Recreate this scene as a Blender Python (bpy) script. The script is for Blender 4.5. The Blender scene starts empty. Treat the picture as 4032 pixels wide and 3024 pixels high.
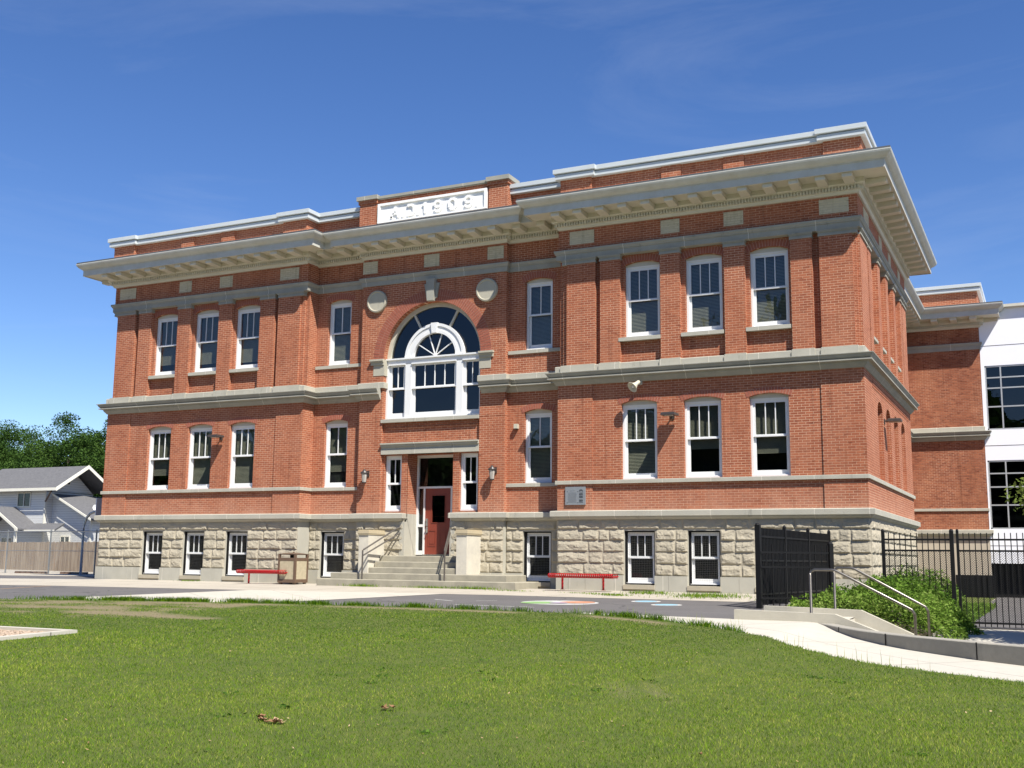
import bpy, math, random
import numpy as np
from mathutils import Vector, Matrix, noise
R = math.radians
PI_ = math.pi
scene = bpy.context.scene
COL = scene.collection

# ------------------------------------------------------------------ camera, world, sun, exposure
cam_d = bpy.data.cameras.new('camera')
cam = bpy.data.objects.new('camera', cam_d)
COL.objects.link(cam)
scene.camera = cam
yaw, pit, rol = .4535, .1532, .0109
cyw, syw = math.cos(yaw), math.sin(yaw)
F_ = Vector((-syw, cyw, 0)); Rr = Vector((cyw, syw, 0)); U_ = Vector((0, 0, 1))
cp, sp = math.cos(pit), math.sin(pit)
F2 = F_*cp + U_*sp; U2 = U_*cp - F_*sp
cr, sr = math.cos(rol), math.sin(rol)
R3 = Rr*cr + U2*sr; U3 = U2*cr - Rr*sr
CAM = Vector((18.134, -30.651, .7635))
cam.matrix_world = Matrix(((R3.x, U3.x, -F2.x, CAM.x), (R3.y, U3.y, -F2.y, CAM.y), (R3.z, U3.z, -F2.z, CAM.z), (0, 0, 0, 1)))
cam_d.sensor_width = 36; cam_d.lens = 4369.18/4032*36
cam_d.shift_x = 0; cam_d.shift_y = (1528.18-1512)/4032
cam_d.clip_start = .1; cam_d.clip_end = 3000
scene.render.resolution_x = 1024; scene.render.resolution_y = 768

SUN = Vector((1.42, -1.0, 2.37)).normalized()
SEL = math.asin(SUN.z); SAZ = math.atan2(SUN.x, SUN.y)
w = bpy.data.worlds.new('World'); scene.world = w; w.use_nodes = True
nt = w.node_tree; nt.nodes.clear()
o = nt.nodes.new('ShaderNodeOutputWorld'); bg = nt.nodes.new('ShaderNodeBackground')
sky = nt.nodes.new('ShaderNodeTexSky'); sky.sky_type = 'NISHITA'; sky.sun_disc = False
sky.sun_elevation = SEL; sky.sun_rotation = SAZ
sky.altitude = 1900; sky.air_density = 1.0; sky.dust_density = .05; sky.ozone_density = 1.3
# faint cirrus
tc = nt.nodes.new('ShaderNodeTexCoord'); mp = nt.nodes.new('ShaderNodeMapping')
mp.inputs['Location'].default_value = (3.1, .7, .35); mp.inputs['Rotation'].default_value = (R(12), R(-20), R(25)); mp.inputs['Scale'].default_value = (1.1, 1.6, 6.5)
nz = nt.nodes.new('ShaderNodeTexNoise'); nz.inputs['Scale'].default_value = 1.7; nz.inputs['Detail'].default_value = 9; nz.inputs['Roughness'].default_value = .62
nz.inputs['Distortion'].default_value = .6
rmp = nt.nodes.new('ShaderNodeValToRGB'); rmp.color_ramp.elements[0].position = .5; rmp.color_ramp.elements[1].position = .95
rmp.color_ramp.elements[1].color = (.16, .16, .16, 1)
mx = nt.nodes.new('ShaderNodeMix'); mx.data_type = 'RGBA'
mx.inputs[7].default_value = (5.2, 5.6, 6.2, 1)
nt.links.new(tc.outputs['Generated'], mp.inputs['Vector']); nt.links.new(mp.outputs[0], nz.inputs['Vector'])
nt.links.new(nz.outputs['Fac'], rmp.inputs[0]); nt.links.new(rmp.outputs[0], mx.inputs[0])
gmn = nt.nodes.new('ShaderNodeGamma'); gmn.inputs[1].default_value = 1.0
hsv = nt.nodes.new('ShaderNodeHueSaturation'); hsv.inputs['Saturation'].default_value = 1.25; hsv.inputs['Hue'].default_value = .511; hsv.inputs['Value'].default_value = 1.0
nt.links.new(sky.outputs[0], hsv.inputs['Color']); nt.links.new(hsv.outputs[0], mx.inputs[6])
nt.links.new(mx.outputs[2], bg.inputs['Color']); nt.links.new(bg.outputs[0], o.inputs['Surface'])
bg.inputs['Strength'].default_value = .092
sd = bpy.data.lights.new('sun', 'SUN'); sd.energy = 5.0; sd.angle = R(.53); sd.color = (1, .955, .88)
so = bpy.data.objects.new('sun', sd); COL.objects.link(so)
so.rotation_euler = SUN.to_track_quat('Z', 'Y').to_euler()
so.location = (40, -40, 60)
vs = scene.view_settings; vs.view_transform = 'Standard'; vs.look = 'None'; vs.gamma = 1; vs.exposure = .85
vs.use_curve_mapping = False

# ------------------------------------------------------------------ materials
def new_mat(name):
    m = bpy.data.materials.new(name); m.use_nodes = True
    t = m.node_tree; p = t.nodes['Principled BSDF']
    return m, t, p
def N(t, typ, **kw):
    n = t.nodes.new(typ)
    for k, v in kw.items():
        if k.startswith('i_'): n.inputs[k[2:].replace('_', ' ')].default_value = v
        else: setattr(n, k, v)
    return n
def mixc(t, a, b, fac, mode='MIX'):
    m = t.nodes.new('ShaderNodeMix'); m.data_type = 'RGBA'; m.blend_type = mode
    for idx, v in ((6, a), (7, b), (0, fac)):
        if hasattr(v, 'links'): t.links.new(v, m.inputs[idx])
        else: m.inputs[idx].default_value = (v if idx == 0 else (*v, 1))
    return m.outputs[2]
def ramp(t, src, a, b, ca=(0, 0, 0), cb=(1, 1, 1)):
    r = t.nodes.new('ShaderNodeValToRGB')
    r.color_ramp.elements[0].position = a; r.color_ramp.elements[1].position = b
    r.color_ramp.elements[0].color = (*ca, 1); r.color_ramp.elements[1].color = (*cb, 1)
    t.links.new(src, r.inputs[0]); return r.outputs[0]
def objco(t): return t.nodes.new('ShaderNodeTexCoord').outputs['Object']
def noise_n(t, vec, scale, detail=5, rough=.6, dist=0):
    n = N(t, 'ShaderNodeTexNoise'); n.inputs['Scale'].default_value = scale; n.inputs['Detail'].default_value = detail
    n.inputs['Roughness'].default_value = rough; n.inputs['Distortion'].default_value = dist
    if vec is not None: t.links.new(vec, n.inputs['Vector'])
    return n.outputs['Fac']
def mapped(t, vec, scale):
    m = N(t, 'ShaderNodeMapping'); m.inputs['Scale'].default_value = scale; t.links.new(vec, m.inputs['Vector']); return m.outputs[0]
def bump(t, p, h, strength, dist=.01):
    b = N(t, 'ShaderNodeBump'); b.inputs['Strength'].default_value = strength; b.inputs['Distance'].default_value = dist
    t.links.new(h, b.inputs['Height']); t.links.new(b.outputs[0], p.inputs['Normal'])
def plain(name, col, rough=.6, var=.12, scale=3, metal=0, spec=.5, bmp=0, bscale=40, col2=None, stretch=(1, 1, 1)):
    m, t, p = new_mat(name)
    v = mapped(t, objco(t), stretch)
    c2 = col2 or tuple(c*(1-var*2) for c in col)
    n1 = noise_n(t, v, scale)
    n2 = noise_n(t, v, scale*7)
    c = mixc(t, col, c2, ramp(t, n1, .35, .7))
    c = mixc(t, c, tuple(x*(1-var) for x in col), ramp(t, n2, .45, .75))
    t.links.new(c, p.inputs['Base Color'])
    p.inputs['Roughness'].default_value = rough; p.inputs['Metallic'].default_value = metal
    p.inputs['Specular IOR Level'].default_value = spec
    if bmp: bump(t, p, noise_n(t, v, bscale), bmp)
    return m
def slab_mat(name, c1, c2, w_, h, off=0.0, rot=0):
    m, t, p = new_mat(name); v = objco(t)
    mpp = N(t, 'ShaderNodeMapping'); mpp.inputs['Rotation'].default_value = (0, 0, rot); t.links.new(v, mpp.inputs['Vector'])
    c = mixc(t, c1, c2, ramp(t, noise_n(t, v, .8, 6, .65), .35, .68))
    c = mixc(t, c, tuple(x*.82 for x in c2), ramp(t, noise_n(t, v, 5, 6, .7), .55, .78))
    b = N(t, 'ShaderNodeTexBrick'); b.offset = off; b.inputs['Scale'].default_value = 1; b.inputs['Brick Width'].default_value = w_; b.inputs['Row Height'].default_value = h
    b.inputs['Mortar Size'].default_value = .009; b.inputs['Mortar Smooth'].default_value = 0
    t.links.new(mpp.outputs[0], b.inputs['Vector'])
    c = mixc(t, c, tuple(x*.4 for x in c2), b.outputs['Fac'])
    t.links.new(c, p.inputs['Base Color']); p.inputs['Roughness'].default_value = .9
    bump(t, p, noise_n(t, v, 45, 4, .7), .2); return m
def asphalt_mat(name, c1, c2):
    m, t, p = new_mat(name); v = objco(t)
    c = mixc(t, c1, c2, ramp(t, noise_n(t, v, .7, 6, .7), .35, .68))
    c = mixc(t, c, tuple(x*1.35 for x in c1), ramp(t, noise_n(t, v, 60, 3, .7), .55, .75))
    vo = N(t, 'ShaderNodeTexVoronoi', feature='DISTANCE_TO_EDGE'); vo.inputs['Scale'].default_value = .22
    ns = N(t, 'ShaderNodeTexNoise'); ns.inputs['Scale'].default_value = 1.5; ns.inputs['Detail'].default_value = 6; t.links.new(v, ns.inputs['Vector'])
    ad = N(t, 'ShaderNodeVectorMath', operation='ADD'); t.links.new(v, ad.inputs[0]); t.links.new(ns.outputs['Color'], ad.inputs[1]); t.links.new(ad.outputs[0], vo.inputs['Vector'])
    c = mixc(t, tuple(x*.45 for x in c2), c, ramp(t, vo.outputs['Distance'], .0015, .006))
    t.links.new(c, p.inputs['Base Color']); p.inputs['Roughness'].default_value = .9
    bump(t, p, noise_n(t, v, 90, 3, .7), .5); return m
def brick_mat(name, c1, c2, mortar, bw=.212, rh=.0705, ms=.0062, stain=(.45, .225, .14), light=(.60, .375, .25), seedoff=0, rough_b=False, lightamt=.35, pale_z=None):
    m, t, p = new_mat(name)
    sx = N(t, 'ShaderNodeSeparateXYZ'); t.links.new(objco(t), sx.inputs[0])
    ad = N(t, 'ShaderNodeMath', operation='ADD'); t.links.new(sx.outputs[0], ad.inputs[0]); t.links.new(sx.outputs[1], ad.inputs[1])
    cb = N(t, 'ShaderNodeCombineXYZ'); t.links.new(ad.outputs[0], cb.inputs[0]); t.links.new(sx.outputs[2], cb.inputs[1]); cb.inputs[2].default_value = seedoff
    vec = cb.outputs[0]
    b = N(t, 'ShaderNodeTexBrick'); b.offset = .5
    b.inputs['Scale'].default_value = 1; b.inputs['Brick Width'].default_value = bw; b.inputs['Row Height'].default_value = rh
    b.inputs['Mortar Size'].default_value = ms; b.inputs['Mortar Smooth'].default_value = .1; b.inputs['Bias'].default_value = -.1
    b.inputs['Color1'].default_value = (*c1, 1); b.inputs['Color2'].default_value = (*c2, 1); b.inputs['Mortar'].default_value = (*mortar, 1)
    t.links.new(vec, b.inputs['Vector'])
    # per brick variation: noise sampled coarsely
    n1 = noise_n(t, mapped(t, vec, (2.4, 7, 1)), 1.9, 2, .5)
    col = mixc(t, b.outputs['Color'], tuple(x*.7 for x in c2), ramp(t, n1, .6, .74))
    # where mortar shows more weathered light
    n2 = noise_n(t, vec, .9, 6, .65, .3)
    # mortar patches repointed (lighter)
    mm = N(t, 'ShaderNodeMath', operation='MULTIPLY'); t.links.new(b.outputs['Fac'], mm.inputs[0])
    t.links.new(ramp(t, noise_n(t, vec, .7, 4, .7), .42, .62), mm.inputs[1])
    col = mixc(t, col, light, mm.outputs[0])
    n3 = noise_n(t, mapped(t, vec, (.5, .18, 1)), 2.2, 6, .6)
    hz = N(t, 'ShaderNodeMath', operation='MULTIPLY'); hz.inputs[1].default_value = lightamt; t.links.new(ramp(t, n3, .5, .78), hz.inputs[0])
    col = mixc(t, col, stain, hz.outputs[0])
    n4 = noise_n(t, mapped(t, vec, (3.2, .16, 1)), 2.0, 4, .6)
    sk = N(t, 'ShaderNodeMath', operation='MULTIPLY'); sk.inputs[1].default_value = .42; t.links.new(ramp(t, n4, .56, .72), sk.inputs[0])
    col = mixc(t, col, tuple(x*.5 for x in c2), sk.outputs[0])
    if pale_z:
        mr = N(t, 'ShaderNodeMapRange'); mr.inputs['From Min'].default_value = pale_z+.75; mr.inputs['From Max'].default_value = pale_z; t.links.new(sx.outputs[2], mr.inputs['Value'])
        e1 = N(t, 'ShaderNodeMath', operation='MULTIPLY'); t.links.new(mr.outputs[0], e1.inputs[0]); t.links.new(ramp(t, noise_n(t, vec, 1.6, 6, .7), .3, .75), e1.inputs[1])
        e2 = N(t, 'ShaderNodeMath', operation='MULTIPLY'); t.links.new(e1.outputs[0], e2.inputs[0]); e2.inputs[1].default_value = .75
        col = mixc(t, col, (.50, .27, .18), e2.outputs[0])
    t.links.new(col, p.inputs['Base Color'])
    p.inputs['Roughness'].default_value = .85; p.inputs['Specular IOR Level'].default_value = .25
    inv = N(t, 'ShaderNodeMath', operation='SUBTRACT'); inv.inputs[0].default_value = 1; t.links.new(b.outputs['Fac'], inv.inputs[1])
    a2 = N(t, 'ShaderNodeMath', operation='MULTIPLY_ADD'); t.links.new(noise_n(t, vec, 60), a2.inputs[0]); a2.inputs[1].default_value = .8 if rough_b else .4; t.links.new(inv.outputs[0], a2.inputs[2])
    bump(t, p, a2.outputs[0], .55 if not rough_b else .9, .008)
    return m
M = {}
M['brick'] = brick_mat('red_brick', (.36, .118, .057), (.26, .077, .038), (.46, .26, .165), pale_z=2.2)
M['brick_rear'] = brick_mat('orange_red_brick', (.34, .12, .06), (.21, .065, .035), (.26, .14, .09), bw=.2, seedoff=3, rough_b=True, stain=(.45, .2, .1))
M['brick_cream'] = brick_mat('cream_brick', (.56, .50, .35), (.50, .44, .31), (.40, .33, .22), stain=(.45, .38, .28), light=(.5, .45, .35), lightamt=.2)
def stone_mat(name, c1, c2, c3, bs=.5, sc=2.5, joint=0):
    m, t, p = new_mat(name)
    v = objco(t)
    c = mixc(t, c1, c2, ramp(t, noise_n(t, v, sc, 6, .6), .35, .68))
    c = mixc(t, c, c3, ramp(t, noise_n(t, v, sc*6, 5, .7), .55, .8))
    c = mixc(t, c, tuple(x*.55 for x in c2), ramp(t, noise_n(t, mapped(t, v, (2.5, 2.5, .5)), 1.6, 6, .7), .6, .82))
    if joint:
        sx = N(t, 'ShaderNodeSeparateXYZ'); t.links.new(v, sx.inputs[0])
        nx = N(t, 'ShaderNodeSeparateXYZ'); t.links.new(t.nodes.new('ShaderNodeTexCoord').outputs['Normal'], nx.inputs[0])
        ab = [N(t, 'ShaderNodeMath', operation='ABSOLUTE') for _ in (0, 1)]
        for k in (0, 1): t.links.new(nx.outputs[k], ab[k].inputs[0])
        gt = N(t, 'ShaderNodeMath', operation='GREATER_THAN'); t.links.new(ab[0].outputs[0], gt.inputs[0]); t.links.new(ab[1].outputs[0], gt.inputs[1])
        ad = N(t, 'ShaderNodeMix'); ad.data_type = 'FLOAT'; t.links.new(gt.outputs[0], ad.inputs[0]); t.links.new(sx.outputs[0], ad.inputs[2]); t.links.new(sx.outputs[1], ad.inputs[3])
        dv = N(t, 'ShaderNodeMath', operation='MULTIPLY_ADD'); t.links.new(ad.outputs[0], dv.inputs[0]); dv.inputs[1].default_value = 1/joint; dv.inputs[2].default_value = .37
        fr = N(t, 'ShaderNodeMath', operation='FRACT'); t.links.new(dv.outputs[0], fr.inputs[0])
        lt = N(t, 'ShaderNodeMath', operation='LESS_THAN'); t.links.new(fr.outputs[0], lt.inputs[0]); lt.inputs[1].default_value = .014/joint
        c = mixc(t, c, (.60, .56, .47), lt.outputs[0])
    t.links.new(c, p.inputs['Base Color']); p.inputs['Roughness'].default_value = .9; p.inputs['Specular IOR Level'].default_value = .2
    bump(t, p, noise_n(t, v, 28, 6, .7), bs, .01)
    return m
M['rock'] = stone_mat('rock_faced_sandstone', (.40, .355, .265), (.345, .31, .235), (.31, .28, .215), .4)
M['tooled'] = stone_mat('smooth_sandstone', (.42, .40, .33), (.365, .35, .29), (.39, .36, .285), .15, 1.6, 1.43)
M['round_stone'] = stone_mat('carved_sandstone', (.43, .40, .31), (.37, .35, .28), (.40, .36, .27), .15, 1.6)
M['grey_stone'] = stone_mat('weathered_grey_sandstone', (.33, .32, .27), (.27, .265, .23), (.36, .34, .27), .15, 1.6, 1.9)
M['cornice'] = plain('cream_painted_cornice', (.60, .57, .47), .55, .06, 1.5, col2=(.52, .49, .40))
M['fascia'] = plain('pale_cornice_face', (.52, .52, .47), .6, .07, 2.5, col2=(.44, .425, .36))
M['coping'] = plain('pale_metal_coping', (.52, .555, .56), .38, .04, 2)
M['flashing'] = plain('dark_roof_flashing', (.07, .075, .08), .6, .1, 3)
M['white'] = plain('white_window_paint', (.72, .72, .70), .4, .02, 4)
M['cream'] = plain('cream_window_head', (.52, .49, .39), .55, .04, 4)
M['tablet'] = plain('white_sign_paint', (.85, .84, .8), .5, .03, 4)
M['conc'] = slab_mat('light_concrete', (.40, .362, .295), (.345, .31, .25), 1.52, 1.52, 0)
M['conc_new'] = slab_mat('new_pale_concrete', (.46, .43, .36), (.42, .39, .325), 2.4, 2.4, 0, .7)
M['conc_old'] = plain('aged_step_concrete', (.35, .32, .24), .95, .16, 2.5, bmp=.5, bscale=30, col2=(.24, .22, .17))
M['conc_curb'] = plain('shaded_stained_concrete', (.33, .305, .25), .95, .2, 1.6, bmp=.5, col2=(.25, .235, .20))  # base colour darkened for the curb's shaded face; uneven tone is stains
M['conc_cheek'] = plain('sunlit_wall_concrete', (.44, .41, .33), .95, .12, 1.8, bmp=.4, col2=(.36, .335, .27))  # lighter copy of the curb concrete for the walls in the sun
M['asphalt'] = asphalt_mat('grey_asphalt', (.115, .108, .104), (.088, .083, .08))
M['soil'] = plain('dry_soil', (.20, .16, .10), 1, .2, 3, bmp=.5)
M['black'] = plain('black_powder_coat', (.007, .007, .0075), .55, .1, 4, spec=.25)
M['dark_metal'] = plain('bronze_dark_metal', (.055, .045, .04), .4, .1, 4)
M['rail'] = plain('worn_grey_steel', (.20, .185, .165), .35, .15, 6, metal=.85)
M['rail_paint'] = plain('brown_painted_rail', (.12, .105, .09), .4, .15, 6, metal=.3)
M['galv'] = plain('galvanised_steel', (.35, .37, .38), .4, .1, 6, metal=.7)
M['red'] = plain('red_bench_plastic', (.42, .01, .012), .3, .08, 6)
M['door'] = plain('brick_red_door_paint', (.22, .044, .024), .42, .05, 3)
M['chrome'] = plain('brushed_steel', (.6, .6, .58), .25, .05, 8, metal=.9)
M['bin_frame'] = plain('brown_bin_frame', (.135, .085, .055), .45, .08, 5)
M['pebble'] = plain('exposed_aggregate', (.46, .39, .26), .95, .12, 9, bmp=.5, bscale=80, col2=(.33, .29, .19))
M['cap'] = plain('ochre_sandstone_cap', (.46, .385, .25), .9, .08, 4, bmp=.3, col2=(.40, .335, .22))
M['plaster'] = plain('white_stained_plaster', (.58, .54, .44), .9, .06, 2.2, bmp=.25, col2=(.44, .41, .35))
M['plaque'] = plain('grey_aluminium_plaque', (.30, .32, .33), .45, .05, 5, metal=.4)
M['plaque_ink'] = plain('dark_engraving', (.05, .055, .06), .6, .05, 5)
M['plaque_mid'] = plain('grey_engraving', (.19, .2, .21), .6, .05, 5)
M['beige'] = plain('beige_fixture_paint', (.5, .47, .37), .5, .04, 6)
M['frost'] = plain('frosted_lamp_glass', (.45, .42, .37), .25, .08, 6)
M['white_panel'] = plain('white_composite_panel', (.82, .83, .86), .35, .015, 1)
M['alu'] = plain('silver_window_frame', (.5, .51, .5), .35, .04, 4, metal=.4)
M['room'] = plain('unlit_room_black', (.012, .012, .013), .9, .1, 2)
M['blind'] = plain('beige_blind', (.30, .29, .21), .6, .1, 4)
M['stucco'] = plain('beige_stucco', (.46, .40, .31), .95, .05, 1.5, bmp=.2)
M['shingle'] = plain('grey_roof_shingles', (.13, .128, .13), .95, .2, 5, bmp=.6, bscale=25, col2=(.085, .085, .088), stretch=(1, 1, 2))
M['trim'] = plain('cream_house_trim', (.74, .71, .6), .6, .03, 3)
M['void'] = plain('deep_shade_black', (.004, .004, .004), .95, .1, 2)  # black colour stands in for deep shade
def siding_mat():
    m, t, p = new_mat('pale_grey_siding')
    sx = N(t, 'ShaderNodeSeparateXYZ'); t.links.new(objco(t), sx.inputs[0])
    ml = N(t, 'ShaderNodeMath', operation='MULTIPLY'); ml.inputs[1].default_value = 1/.17; t.links.new(sx.outputs[2], ml.inputs[0])
    fr = N(t, 'ShaderNodeMath', operation='FRACT'); t.links.new(ml.outputs[0], fr.inputs[0])
    c = mixc(t, (.66, .66, .63), (.34, .34, .33), ramp(t, fr.outputs[0], .86, .93))
    t.links.new(c, p.inputs['Base Color']); p.inputs['Roughness'].default_value = .6
    bump(t, p, fr.outputs[0], .6, .02)
    return m
M['siding'] = siding_mat()
def wood_mat():
    m, t, p = new_mat('weathered_fence_boards')
    v = objco(t)
    n = noise_n(t, mapped(t, v, (6, 6, .35)), 1.4, 5, .65)
    c = mixc(t, (.24, .175, .115), (.46, .37, .26), ramp(t, n, .4, .66))
    c = mixc(t, c, (.36, .22, .12), ramp(t, noise_n(t, mapped(t, v, (3, 3, .2)), 1.1, 2), .6, .7))
    t.links.new(c, p.inputs['Base Color']); p.inputs['Roughness'].default_value = .95
    return m
M['wood'] = wood_mat()
def glass_mat(name, tint, ior=1.75):
    m, t, p = new_mat(name); t.nodes.remove(p)
    out = t.nodes['Material Output']
    tr = N(t, 'ShaderNodeBsdfTransparent'); tr.inputs[0].default_value = (*tint, 1)
    gl = N(t, 'ShaderNodeBsdfGlossy'); gl.inputs['Roughness'].default_value = .01; gl.inputs['Color'].default_value = (.92, .95, 1, 1)
    fr = N(t, 'ShaderNodeFresnel'); fr.inputs[0].default_value = ior
    bp_ = N(t, 'ShaderNodeBump'); bp_.inputs['Strength'].default_value = .12; bp_.inputs['Distance'].default_value = .02
    t.links.new(noise_n(t, objco(t), 1.7, 1), bp_.inputs['Height']); t.links.new(bp_.outputs[0], gl.inputs['Normal'])
    mxs = N(t, 'ShaderNodeMixShader'); ge = N(t, 'ShaderNodeNewGeometry'); mf = N(t, 'ShaderNodeMix'); mf.data_type = 'FLOAT'
    t.links.new(ge.outputs['Backfacing'], mf.inputs[0]); t.links.new(fr.outputs[0], mf.inputs[2]); mf.inputs[3].default_value = .12
    t.links.new(mf.outputs[0], mxs.inputs[0]); t.links.new(tr.outputs[0], mxs.inputs[1]); t.links.new(gl.outputs[0], mxs.inputs[2])
    t.links.new(mxs.outputs[0], out.inputs[0]); return m
M['glass'] = glass_mat('window_glass', (.72, .75, .74), 1.6)
M['glass_dark'] = glass_mat('dark_window_glass', (.3, .32, .34), 1.55)
def mesh_mat(name, col, pitch, wire, diag=False):
    m, t, p = new_mat(name)
    out = t.nodes['Material Output']
    sx = N(t, 'ShaderNodeSeparateXYZ'); t.links.new(objco(t), sx.inputs[0])
    def comb(a, b, op):
        n = N(t, 'ShaderNodeMath', operation=op)
        for i, q in enumerate((a, b)):
            if hasattr(q, 'links'): t.links.new(q, n.inputs[i])
            else: n.inputs[i].default_value = q
        return n.outputs[0]
    u = comb(sx.outputs[0], sx.outputs[1], 'ADD'); z = sx.outputs[2]
    if diag: a, b = comb(u, z, 'ADD'), comb(u, z, 'SUBTRACT')
    else: a, b = u, z
    ws = []
    for q in (a, b):
        f = comb(comb(q, 1/pitch, 'MULTIPLY'), 0, 'ADD')
        fr = N(t, 'ShaderNodeMath', operation='FRACT'); t.links.new(f, fr.inputs[0])
        ws.append(comb(fr.outputs[0], wire/pitch, 'LESS_THAN'))
    mk = comb(ws[0], ws[1], 'MAXIMUM')
    tr = N(t, 'ShaderNodeBsdfTransparent'); mxs = N(t, 'ShaderNodeMixShader')
    p.inputs['Base Color'].default_value = (*col, 1); p.inputs['Roughness'].default_value = .5; p.inputs['Metallic'].default_value = .2
    t.links.new(mk, mxs.inputs[0]); t.links.new(tr.outputs[0], mxs.inputs[1]); t.links.new(p.outputs[0], mxs.inputs[2])
    t.links.new(mxs.outputs[0], out.inputs[0]); return m
M['screen'] = mesh_mat('wire_window_guard', (.2, .2, .19), .05, .0025)
M['chain'] = mesh_mat('chain_link_wire', (.3, .32, .33), .06, .006, True)
M['chain_black'] = mesh_mat('black_chain_link_wire', (.015, .015, .015), .05, .0085, True)
def leaf_mat(name, c1, c2, c3, tr=.35):
    m, t, p = new_mat(name)
    out = t.nodes['Material Output']
    at = N(t, 'ShaderNodeAttribute', attribute_name='rnd')
    r = N(t, 'ShaderNodeValToRGB'); cr_ = r.color_ramp; cr_.elements[0].color = (*c1, 1); cr_.elements[1].color = (*c3, 1)
    e = cr_.elements.new(.5); e.color = (*c2, 1)
    t.links.new(at.outputs['Fac'], r.inputs[0])
    t.links.new(r.outputs[0], p.inputs['Base Color']); p.inputs['Roughness'].default_value = .6; p.inputs['Specular IOR Level'].default_value = .04
    tl = N(t, 'ShaderNodeBsdfTranslucent'); t.links.new(r.outputs[0], tl.inputs[0])
    mxs = N(t, 'ShaderNodeMixShader'); mxs.inputs[0].default_value = tr
    t.links.new(p.outputs[0], mxs.inputs[1]); t.links.new(tl.outputs[0], mxs.inputs[2]); t.links.new(mxs.outputs[0], out.inputs[0])
    return m
M['leaf'] = leaf_mat('tree_leaves', (.025, .055, .012), (.05, .1, .02), (.10, .17, .035))
M['leaf_weed'] = leaf_mat('weed_leaves', (.04, .095, .015), (.13, .225, .03), (.28, .36, .09))
M['leaf_yel'] = leaf_mat('young_tree_leaves', (.06, .10, .02), (.14, .19, .04), (.25, .27, .07))
M['grass'] = leaf_mat('grass_blades', (.028, .082, .005), (.15, .26, .012), (.44, .43, .10), .3)
M['dry_leaf'] = leaf_mat('dry_fallen_leaf', (.10, .05, .025), (.26, .15, .08), (.5, .37, .23), .1)
M['bark'] = plain('tree_bark', (.10, .075, .055), .95, .2, 6, bmp=.6)
def lawn_mat():
    m, t, p = new_mat('lawn_soil_and_thatch')
    v = objco(t)
    c = mixc(t, (.055, .08, .006), (.085, .105, .010), ramp(t, noise_n(t, v, 2.2, 6, .7), .35, .65))
    at = N(t, 'ShaderNodeAttribute', attribute_name='bare')
    c = mixc(t, c, mixc(t, (.24, .18, .11), (.17, .135, .075), ramp(t, noise_n(t, v, 14, 5, .7), .4, .6)), at.outputs['Fac'])
    t.links.new(c, p.inputs['Base Color']); p.inputs['Roughness'].default_value = 1
    bump(t, p, noise_n(t, v, 35, 4, .7), .8, .02)
    return m
M['lawn'] = lawn_mat()
def simple(name, col, rough=.7):
    return plain(name, col, rough, .05, 3)

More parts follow.
